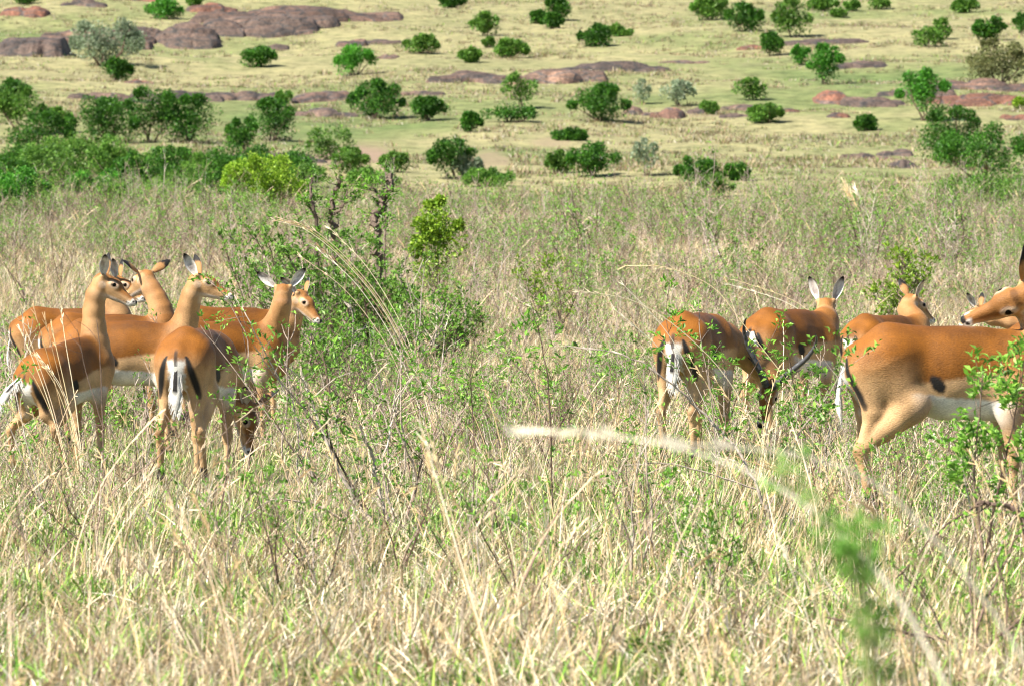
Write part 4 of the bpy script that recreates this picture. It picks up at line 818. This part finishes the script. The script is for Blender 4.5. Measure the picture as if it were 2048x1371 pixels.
# ---- plants whose stems are traced one by one (pixel polylines at the distance where they grow)
def traced(name, label, cat, Y, stems, seed, nleaf=3, lsize=.028, side=4, leafc=LEAFG, group=None, col=None, dy=.12, slen=.12, leafy=(.35, 1.0)):
    rng = np.random.default_rng(seed); base = PX(stems[0][0][0][0], stems[0][0][0][1], Y); base = Vector((base.x, base.y, gz(base.x, base.y))); st = MB(); lv = MB(); LP = []; LD = []; b0 = np.array(base)
    for pts, r0, r1 in stems:
        P = np.array([PX(x, y, Y) for x, y in pts]) - b0; n = len(P); P[:, 1] += np.cumsum(rng.normal(size=n)) * dy * .4
        if stems[0][0] is pts: P[0] = (P[0][0], 0, -.02)
        t0 = np.linspace(0, n - 1, (n - 1) * 5 + 1); Q = np.stack([np.interp(t0, range(n), P[:, i]) for i in range(3)], 1)
        for _ in range(2): Q[1:-1] = .25 * Q[:-2] + .5 * Q[1:-1] + .25 * Q[2:]
        Q[1:-1] += rng.normal(size=Q[1:-1].shape) * r0 * .5; c = (TWIG[rng.integers(0, 4)] if col is None else np.array(col)) * (.85 + .3 * rng.random()); L = len(Q)
        tube(st, Q, np.linspace(r0, r1, L), c, 6 if r0 > .004 else 4)
        sc = np.linalg.norm(Q[-1] - Q[0])
        for k in range(int(side)):
            i = int(lerp(leafy[0], leafy[1], rng.random()) * (L - 2)); p = Q[i]; d = (Q[i + 1] - Q[i]); d /= np.linalg.norm(d) + 1e-9; e = rng.normal(size=3) * .8 + d * .7; e[2] += .3; e /= np.linalg.norm(e); T_ = [p]
            for _ in range(3): e = e + rng.normal(size=3) * .25; e /= np.linalg.norm(e); T_.append(T_[-1] + e * slen * (.4 + .8 * rng.random()) / 3 * 1.6)
            T_ = np.array(T_); tube(st, T_, np.linspace(max(r0 * .3, .0012), .0008, 4), c, 3)
            if nleaf:
                for q_, m_ in ((T_[-1], nleaf + 2), (T_[2], nleaf)):
                    for _ in range(m_):
                        z = rng.normal(size=3); z[2] = abs(z[2]) * .7; LP.append(q_ + rng.normal(size=3) * lsize * .35); LD.append(z / np.linalg.norm(z) + e * .4)
    if LP: leaves(lv, rng, np.array(LP), np.array(LD), lsize, leafc)
    root = empty(name, base); tag(root, label, cat, group); st.obj('stems', [M_BARK], root)
    if lv.n: lv.obj('leaves', [M_LEAF], root)
    return root
BK = (.16, .11, .085); GB = (.40, .33, .28)
traced('shrub', 'large open shrub with many bare stems in the centre foreground', 'shrub', 25, [([(790, 1080), (760, 1000), (745, 910), (720, 850)], .011, .006), ([(785, 1085), (700, 1000), (660, 900), (620, 800), (600, 740)], .010, .003), ([(760, 1090), (690, 960), (640, 860), (560, 760), (510, 690)], .008, .002), ([(800, 1085), (830, 980), (845, 900)], .007, .003),
    ([(790, 1085), (840, 960), (800, 870), (760, 760), (740, 700)], .006, .002), ([(775, 1090), (650, 880), (655, 760), (640, 700)], .006, .002), ([(800, 1080), (760, 930), (790, 830), (800, 780)], .006, .002), ([(740, 1075), (640, 1010), (545, 990), (455, 1065)], .006, .003)], 1, nleaf=5, side=9, lsize=.034, slen=.16)
traced('shrub', 'thin leafy shrub in front of the grazing rear view impala', 'shrub', 28.5, [([(640, 960), (600, 850), (560, 760), (500, 640), (470, 590)], .005, .002), ([(635, 960), (585, 900), (540, 830), (500, 760)], .005, .002), ([(640, 955), (620, 840), (570, 740), (520, 660)], .004, .0015), ([(630, 960), (560, 860), (470, 740), (400, 650)], .0035, .0015)], 2, nleaf=4, side=7, lsize=.030)
traced('sapling', 'leafy sprig hanging before the high held head', 'sapling', 33.5, [([(500, 950), (485, 800), (500, 680), (450, 590), (405, 545)], .004, .0015), ([(498, 950), (500, 760), (480, 640), (440, 570)], .003, .0015)], 3, nleaf=5, side=5, lsize=.032, slen=.09, leafy=(.75, 1.0))
traced('shrub', 'shrub with one long arching grey branch left of the grazing male', 'shrub', 24.5, [([(1560, 1060), (1520, 980), (1470, 890), (1400, 820), (1330, 755), (1250, 705), (1130, 690)], .008, .002), ([(1520, 980), (1400, 940), (1330, 925), (1250, 930)], .004, .0015), ([(1540, 1010), (1600, 860), (1660, 790), (1700, 700)], .004, .0015), ([(1500, 950), (1560, 850), (1640, 780)], .0035, .0015)], 4, nleaf=5, side=9, col=GB, lsize=.034, slen=.14)
traced('shrub', 'leafy forked shrub growing over the rump of the grazing male', 'shrub', 31, [([(1440, 900), (1420, 780), (1400, 680), (1395, 590)], .004, .0015), ([(1440, 900), (1480, 780), (1530, 700), (1560, 640)], .004, .0015), ([(1440, 900), (1360, 760), (1330, 640), (1338, 560)], .003, .0012), ([(1445, 900), (1460, 780), (1440, 690)], .003, .0012)], 5, nleaf=6, side=7, lsize=.036, slen=.10, leafy=(.5, 1))
traced('shrub', 'leafy shrub between the horned male and the black tailed rump', 'shrub', 29, [([(1640, 960), (1600, 820), (1580, 720), (1560, 640)], .004, .0015), ([(1640, 960), (1660, 850), (1690, 760), (1700, 720)], .004, .0015), ([(1640, 960), (1620, 860), (1655, 780)], .003, .001)], 6, nleaf=6, side=8, lsize=.038)
traced('shrub', 'leafy stem standing before the belly of the large grooming impala', 'shrub', 21, [([(1975, 1130), (1950, 960), (1955, 860), (1965, 740)], .006, .002), ([(1970, 1130), (2000, 960), (2025, 830), (2040, 720)], .005, .002), ([(1965, 1120), (1930, 960), (1920, 870)], .004, .0015), ([(1980, 1130), (2040, 1000), (2060, 900)], .005, .002)], 7, nleaf=9, side=12, lsize=.036, slen=.10, leafy=(.45, 1.0))
traced('shrub', 'small leafy plant before the neck of the grooming impala', 'shrub', 22.5, [([(2050, 1080), (2035, 900), (2010, 800), (1990, 700)], .004, .0012), ([(2050, 1080), (2060, 900), (2040, 760)], .004, .0015)], 8, nleaf=6, side=7, lsize=.034, leafy=(.7, 1))
traced('shrub', 'tangled bare dark branches in the lower right corner', 'shrub', 17.5, [([(1930, 1360), (1900, 1280), (1760, 1250), (1650, 1230)], .008, .003), ([(1930, 1365), (1960, 1240), (2010, 1150), (2060, 1060)], .006, .003), ([(1930, 1360), (1975, 1280), (2060, 1220)], .008, .003), ([(1960, 1340), (1940, 1150), (1965, 1000)], .005, .002), ([(1940, 1350), (1850, 1190), (1780, 1120)], .004, .002), ([(2000, 1370), (2020, 1200), (1990, 1090), (1960, 1030)], .004, .002)], 9, nleaf=2, side=7, col=BK, lsize=.026)
traced('fallen_branch', 'dark thick branch entering from the right edge', 'branch', 20.5, [([(2075, 1020), (2040, 1014), (1985, 1003), (1950, 1003)], .013, .006), ([(1985, 1003), (1900, 1040), (1800, 1150), (1740, 1180)], .005, .002)], 10, nleaf=1, side=3, col=BK)
traced('dead_stem', 'thin dark upright stem before the crouching impala', 'dead stem', 24, [([(205, 1095), (206, 960), (200, 820), (196, 700), (190, 640)], .0035, .0015), ([(203, 850), (165, 740), (150, 660)], .002, .001)], 11, nleaf=0, side=3, col=BK)
traced('dead_stem', 'reddish brown bent stem left of the central shrub', 'dead stem', 23.5, [([(425, 1085), (450, 960), (455, 880), (440, 800)], .0045, .002), ([(452, 920), (500, 880), (540, 860)], .002, .001)], 12, nleaf=1, side=4, col=BK)
traced('forb', 'slim branched leafy stem right of the central shrub', 'wild plant', 26, [([(1105, 960), (1100, 800), (1085, 690), (1060, 600)], .0045, .0015), ([(1103, 880), (1150, 800), (1180, 720)], .003, .0012), ([(1102, 830), (1050, 740), (1030, 700)], .003, .001)], 13, nleaf=5, side=7, lsize=.032)
traced('forb', 'tall dark stem with curled leaves near the middle', 'wild plant', 27, [([(945, 950), (948, 850), (940, 760), (955, 640)], .004, .0015), ([(947, 870), (900, 810), (880, 760)], .002, .001)], 14, nleaf=4, side=8, lsize=.032, col=BK)
traced('forb', 'wiry stem with leaf tufts at the left edge', 'wild plant', 25, [([(100, 1040), (60, 900), (30, 760), (10, 640)], .0035, .0015), ([(95, 1040), (20, 860), (-10, 780)], .003, .0015)], 15, nleaf=4, side=6, lsize=.030)
traced('forb', 'crossing bare twigs low in the centre right', 'wild plant', 20, [([(1020, 1210), (1080, 1090), (1140, 980), (1190, 850)], .004, .0015), ([(1030, 1210), (1150, 1090), (1260, 1000)], .003, .0012), ([(960, 1150), (950, 1050), (955, 960)], .0035, .0015)], 16, nleaf=2, side=5)
traced('forb', 'dark little leafy clump at the bottom edge', 'wild plant', 16.6, [([(1310, 1400), (1290, 1330), (1275, 1300)], .003, .001), ([(1310, 1400), (1330, 1330), (1350, 1310)], .003, .001), ([(1310, 1400), (1250, 1350)], .003, .001), ([(1310, 1400), (1380, 1350)], .003, .001)], 17, nleaf=9, side=16, lsize=.020, slen=.05, leafy=(.2, 1), leafc=LEAFG * np.array([.6, .5, .6]))
# close blurred plant
traced('shrub', 'very close out of focus green plant on the right', 'shrub', 6.2, [([(1760, 2950), (1760, 1500), (1720, 1300), (1700, 1100), (1600, 980), (1510, 900)], .0040, .001), ([(1740, 1420), (1730, 1150), (1690, 1030)], .002, .001), ([(1760, 1500), (1760, 1380), (1745, 1200)], .002, .001)], 18, nleaf=2, side=13, lsize=.020, slen=.022, leafy=(.55, 1.0), col=(.28, .33, .12), leafc=np.array([[.20, .42, .07], [.25, .48, .09]]), dy=.03)
def stalk(label, Y, pts, seed, r=.0022, seeds=14, name='grass_stalk', sl=.022, n=1, jit=14):
    rng = np.random.default_rng(seed); mb = MB(); b = PX(pts[0][0], pts[0][1], Y); base = Vector((b.x, b.y, gz(b.x, b.y)))
    for s in range(n):
        o = rng.normal(size=2) * jit * (s > 0); P = np.array([PX(x + o[0] * (k + 1) / len(pts), y + o[1] * k / len(pts), Y) for k, (x, y) in enumerate(pts)]) - np.array(base); P[0] = (o[0] * .0006, 0, -.02); m = len(P)
        t0 = np.linspace(0, m - 1, (m - 1) * 5 + 1); Q = np.stack([np.interp(t0, range(m), P[:, i]) for i in range(3)], 1)
        for _ in range(4): Q[1:-1] = .25 * Q[:-2] + .5 * Q[1:-1] + .25 * Q[2:]
        c = STRAW[rng.integers(0, 6)] * (1. + .2 * rng.random()) if Y > 8 else STRAW[4]; tube(mb, Q, np.linspace(r, r * .5, len(Q)), c, 4)
        for k in range(seeds):
            i = len(Q) - 1 - int(rng.random() * len(Q) * .22); d = Q[i] - Q[i - 1]; d = d / np.linalg.norm(d) + rng.normal(size=3) * .25; d /= np.linalg.norm(d); p = Q[i]; q = p + d * sl * (1 + rng.random()); w = np.cross(d, [.2, 1, .1]); w = w / np.linalg.norm(w) * r
            mb.add([p - w, p + w, q + w * .4, q - w * .4], [[0, 1, 2, 3]], c * 1.08)
    o = mb.obj(name, [M_GRASS]); o.location = base; tag(o, label, 'grass stalk'); return o
stalk('upper of two close blurred straw stalks arching in from the right', 7.6, [(2330, 2500), (2150, 1500), (2010, 1250), (1900, 1110), (1760, 960), (1600, 905), (1430, 890), (1300, 885)], 1, .0026, 18, sl=.018)
stalk('lower close blurred straw stalk with a pale tip near the middle', 7.2, [(2100, 2600), (1960, 1500), (1800, 1180), (1620, 1010), (1480, 930), (1330, 885), (1180, 865), (1040, 862)], 2, .0026, 22, sl=.018)
stalk('pair of tall straw stalks leaning right of the central shrub', 15.5, [(1000, 1440), (975, 1300), (930, 1150), (880, 980), (850, 880)], 3, .0022, 10, n=4, jit=24)
stalk('soft straw stalks rising at the bottom left of centre', 15, [(490, 1460), (470, 1300), (440, 1180), (400, 1090), (360, 1020)], 4, .0022, 8, n=3, jit=30)
stalk('close leaning straw stalk along the left edge', 13, [(330, 1600), (260, 1420), (180, 1250), (90, 1110), (0, 1050)], 5, .0018, 8, n=2, jit=20)
stalk('tall arching straw stalks bowing left over the thicket', 39.5, [(880, 905), (870, 850), (830, 720), (760, 590), (680, 500), (620, 452), (565, 438)], 6, .0035, 14, n=3, jit=20, sl=.03)
stalk('straw stalks bowing left in front of the thicket', 39, [(860, 905), (850, 830), (800, 680), (720, 560), (640, 495)], 7, .0032, 12, n=4, jit=26, sl=.03)
stalk('long straw stalk arching left above the grazing male', 29, [(1560, 1000), (1520, 860), (1440, 730), (1340, 640), (1260, 595), (1160, 582)], 8, .0028, 14, sl=.026)
stalk('straw stalk arching above the standing pair on the right', 30, [(1700, 980), (1640, 850), (1560, 740), (1480, 640), (1430, 570), (1330, 530), (1250, 532)], 9, .0028, 14, sl=.026)
stalk('straw stalk slanting across the rump of the horned male', 29.5, [(1480, 990), (1420, 860), (1330, 700), (1230, 620)], 10, .0026, 10, n=2, jit=30)
stalk('fan of tall straw stalks before the crouching impala', 27.5, [(165, 1020), (150, 920), (130, 800), (105, 700), (90, 640)], 11, .0026, 8, n=6, jit=34)
stalk('slim straw stalks before the side on belly', 30, [(160, 985), (150, 880), (110, 760), (60, 700)], 12, .0026, 8, n=4, jit=34)
stalk('pale grass plumes standing on the rim at the right', 92, [(1760, 560), (1745, 500), (1720, 420), (1690, 370)], 13, .008, 16, n=3, jit=20, sl=.08)
stalk('slanting pale straw stems behind the standing pair', 46, [(1790, 840), (1700, 700), (1600, 600), (1470, 560)], 14, .004, 10, n=2, jit=20)
stalk('pale straw stalks before the long tailed rump on the right', 24, [(1790, 1090), (1700, 1010), (1600, 930), (1500, 880)], 15, .0022, 8, n=3, jit=26)
stalk('bent straw stalks in the bottom right quarter', 16, [(1700, 1440), (1640, 1320), (1600, 1180), (1560, 1080)], 16, .002, 8, n=4, jit=40)
stalk('close straw stems in the bottom right corner', 13.5, [(1960, 1560), (1950, 1380), (1900, 1200), (1800, 1080), (1700, 1010)], 17, .0018, 8, n=3, jit=24)
# ---- thicket with gnarled trunks behind the left-hand group
def gnarl(label, Y, stems, seed, nleaf, side, ls=.06):
    o = traced('gnarled_tree', label, 'tree', Y, stems, seed, nleaf=nleaf, side=side, lsize=ls, slen=.13, col=(.15, .11, .085), leafc=LEAFG * np.array([.8, .85, .7]), leafy=(.35, 1), dy=.15); return o
gnarl('single twisted trunk with a tuft of leaves at its crooked top', 58, [([(757, 740), (756, 600), (757, 520), (752, 445), (746, 432), (768, 414), (764, 400), (786, 376), (780, 348)], .052, .028), ([(766, 405), (752, 385), (745, 372)], .014, .006), ([(768, 600), (772, 480), (770, 430)], .010, .006)], 31, 6, 11, .05)
gnarl('pair of stubby knotted trunks left of the twisted one', 60, [([(672, 730), (670, 560), (668, 470), (660, 420), (672, 390), (682, 350)], .036, .020), ([(640, 730), (636, 520), (632, 430), (622, 390), (626, 358)], .026, .014), ([(668, 430), (690, 405), (694, 380)], .016, .008), ([(634, 440), (612, 400)], .014, .008)], 32, 5, 12, .05)
def thick(px, Y, H, seed, label, n=9, nl=7, spread=.75, c=LEAFG * .78, ls=.052, name='shrub'):
    rng = np.random.default_rng(seed); st, lv = grow(rng, H, n, spread, nl, ls, r0=.012, sub=12, base=.18, leafc=c, low=.12, wob=.14); return plant(name, label, 'shrub', G(px, Y), st, lv, 'shrubs of the thicket behind the herd')
thick(560, 60, 1.45, 1, 'leafy shrub at the left end of the thicket', 12, 7)
thick(640, 57, 1.5, 2, 'dense shrub under the knotted trunks', 18, 11)
thick(735, 56, 1.3, 3, 'dense shrub at the foot of the twisted trunk', 18, 11)
thick(815, 55, .8, 4, 'dark tangled shrub right of the twisted trunk', 11, 7)
thick(885, 58, .85, 5, 'thin shrub at the right end of the thicket', 9, 6)
thick(700, 52, .8, 6, 'low bright shrub before the thicket', 8, 5, c=LEAFG)
thick(600, 50, .75, 7, 'low leafy shrub behind the two overlapping heads', 9, 5)
thick(1110, 66, 1.3, 8, 'open shrub with yellowish leaves right of the thicket', 7, 6, c=PALS['Y'] * .8)
thick(1780, 62, 1.15, 9, 'yellow green leafy shrub behind the right hand group', 7, 9, c=PALS['Y'], ls=.06, spread=.35)
thick(330, 52, .7, 10, 'green shrub behind the spread ears', 9, 7, c=LEAFG)
thick(440, 50, .8, 11, 'green shrub behind the high held head', 9, 7, c=LEAFG)
thick(1480, 80, 1.1, 12, 'thin dark shrub on the plain right of centre', 6, 5)
thick(1700, 88, 1.2, 13, 'twiggy shrub on the plain behind the right hand group', 8, 3)
thick(1900, 84, 1.3, 14, 'brown twiggy shrub near the rim on the right', 9, 2)
bush(878, 0, 80, 190, 'Y', 'bright broad leaved bush standing right of the twisted trunk', Y=76, dens=.9, ls=1.5, group='bushes on the near plain')
rng = np.random.default_rng(321); FM = [(20, 'the dense left edge bush'), (130, 'the broad left hollow bush'), (240, 'the upright leafy bush'), (330, 'the rim scrub behind the heads'), (440, 'the flat topped dark bush'), (530, 'the yellow green bush'), (645, 'the knotted trunks'), (757, 'the twisted trunk'), (878, 'the broad leaved bush'), (960, 'the twin topped slope bush'),
      (1110, 'the yellowish open shrub'), (1186, 'the dark bush beyond the plain'), (1290, 'the grey green slope sapling'), (1392, 'the compact slope bush'), (1480, 'the thin dark plain shrub'), (1590, 'the puff tailed impala'), (1700, 'the pale grass plumes'), (1780, 'the yellow green shrub'), (1900, 'the brown rim shrub'), (1980, 'the loose right rim bush')]; far = {}
for i in range(70):
    Y = 68 + 60 * rng.random(); px = rng.random() * 2080 - 16; k = int(rng.choice([0, 1, 3, 5, 6, 6, 5])); sc = 1.25 + .9 * rng.random() ** 1.5; r = copy_plant(used[k], G(px, Y), rng.random() * 6.28, sc)
    kd = 'leafy' if k < 5 else 'bare'; r['group'] = kd + ' twiggy shrubs on the far part of the plain'; mk = min(FM, key=lambda m: abs(m[0] - px))
    far.setdefault('%s twiggy shrub %s %s' % (kd, 'just left of' if px < mk[0] else 'just right of', mk[1]), []).append((Y, r))
for lab, fs in far.items():
    fs.sort(key=lambda f: -f[0])
    for i, f in enumerate(fs): f[1]['label'] = lab if len(fs) == 1 else (['farther ', 'nearer '] if len(fs) == 2 else ['farthest ', 'second farthest ', 'third farthest ', 'fourth farthest ', 'fifth farthest '])[min(i, 4)] + lab
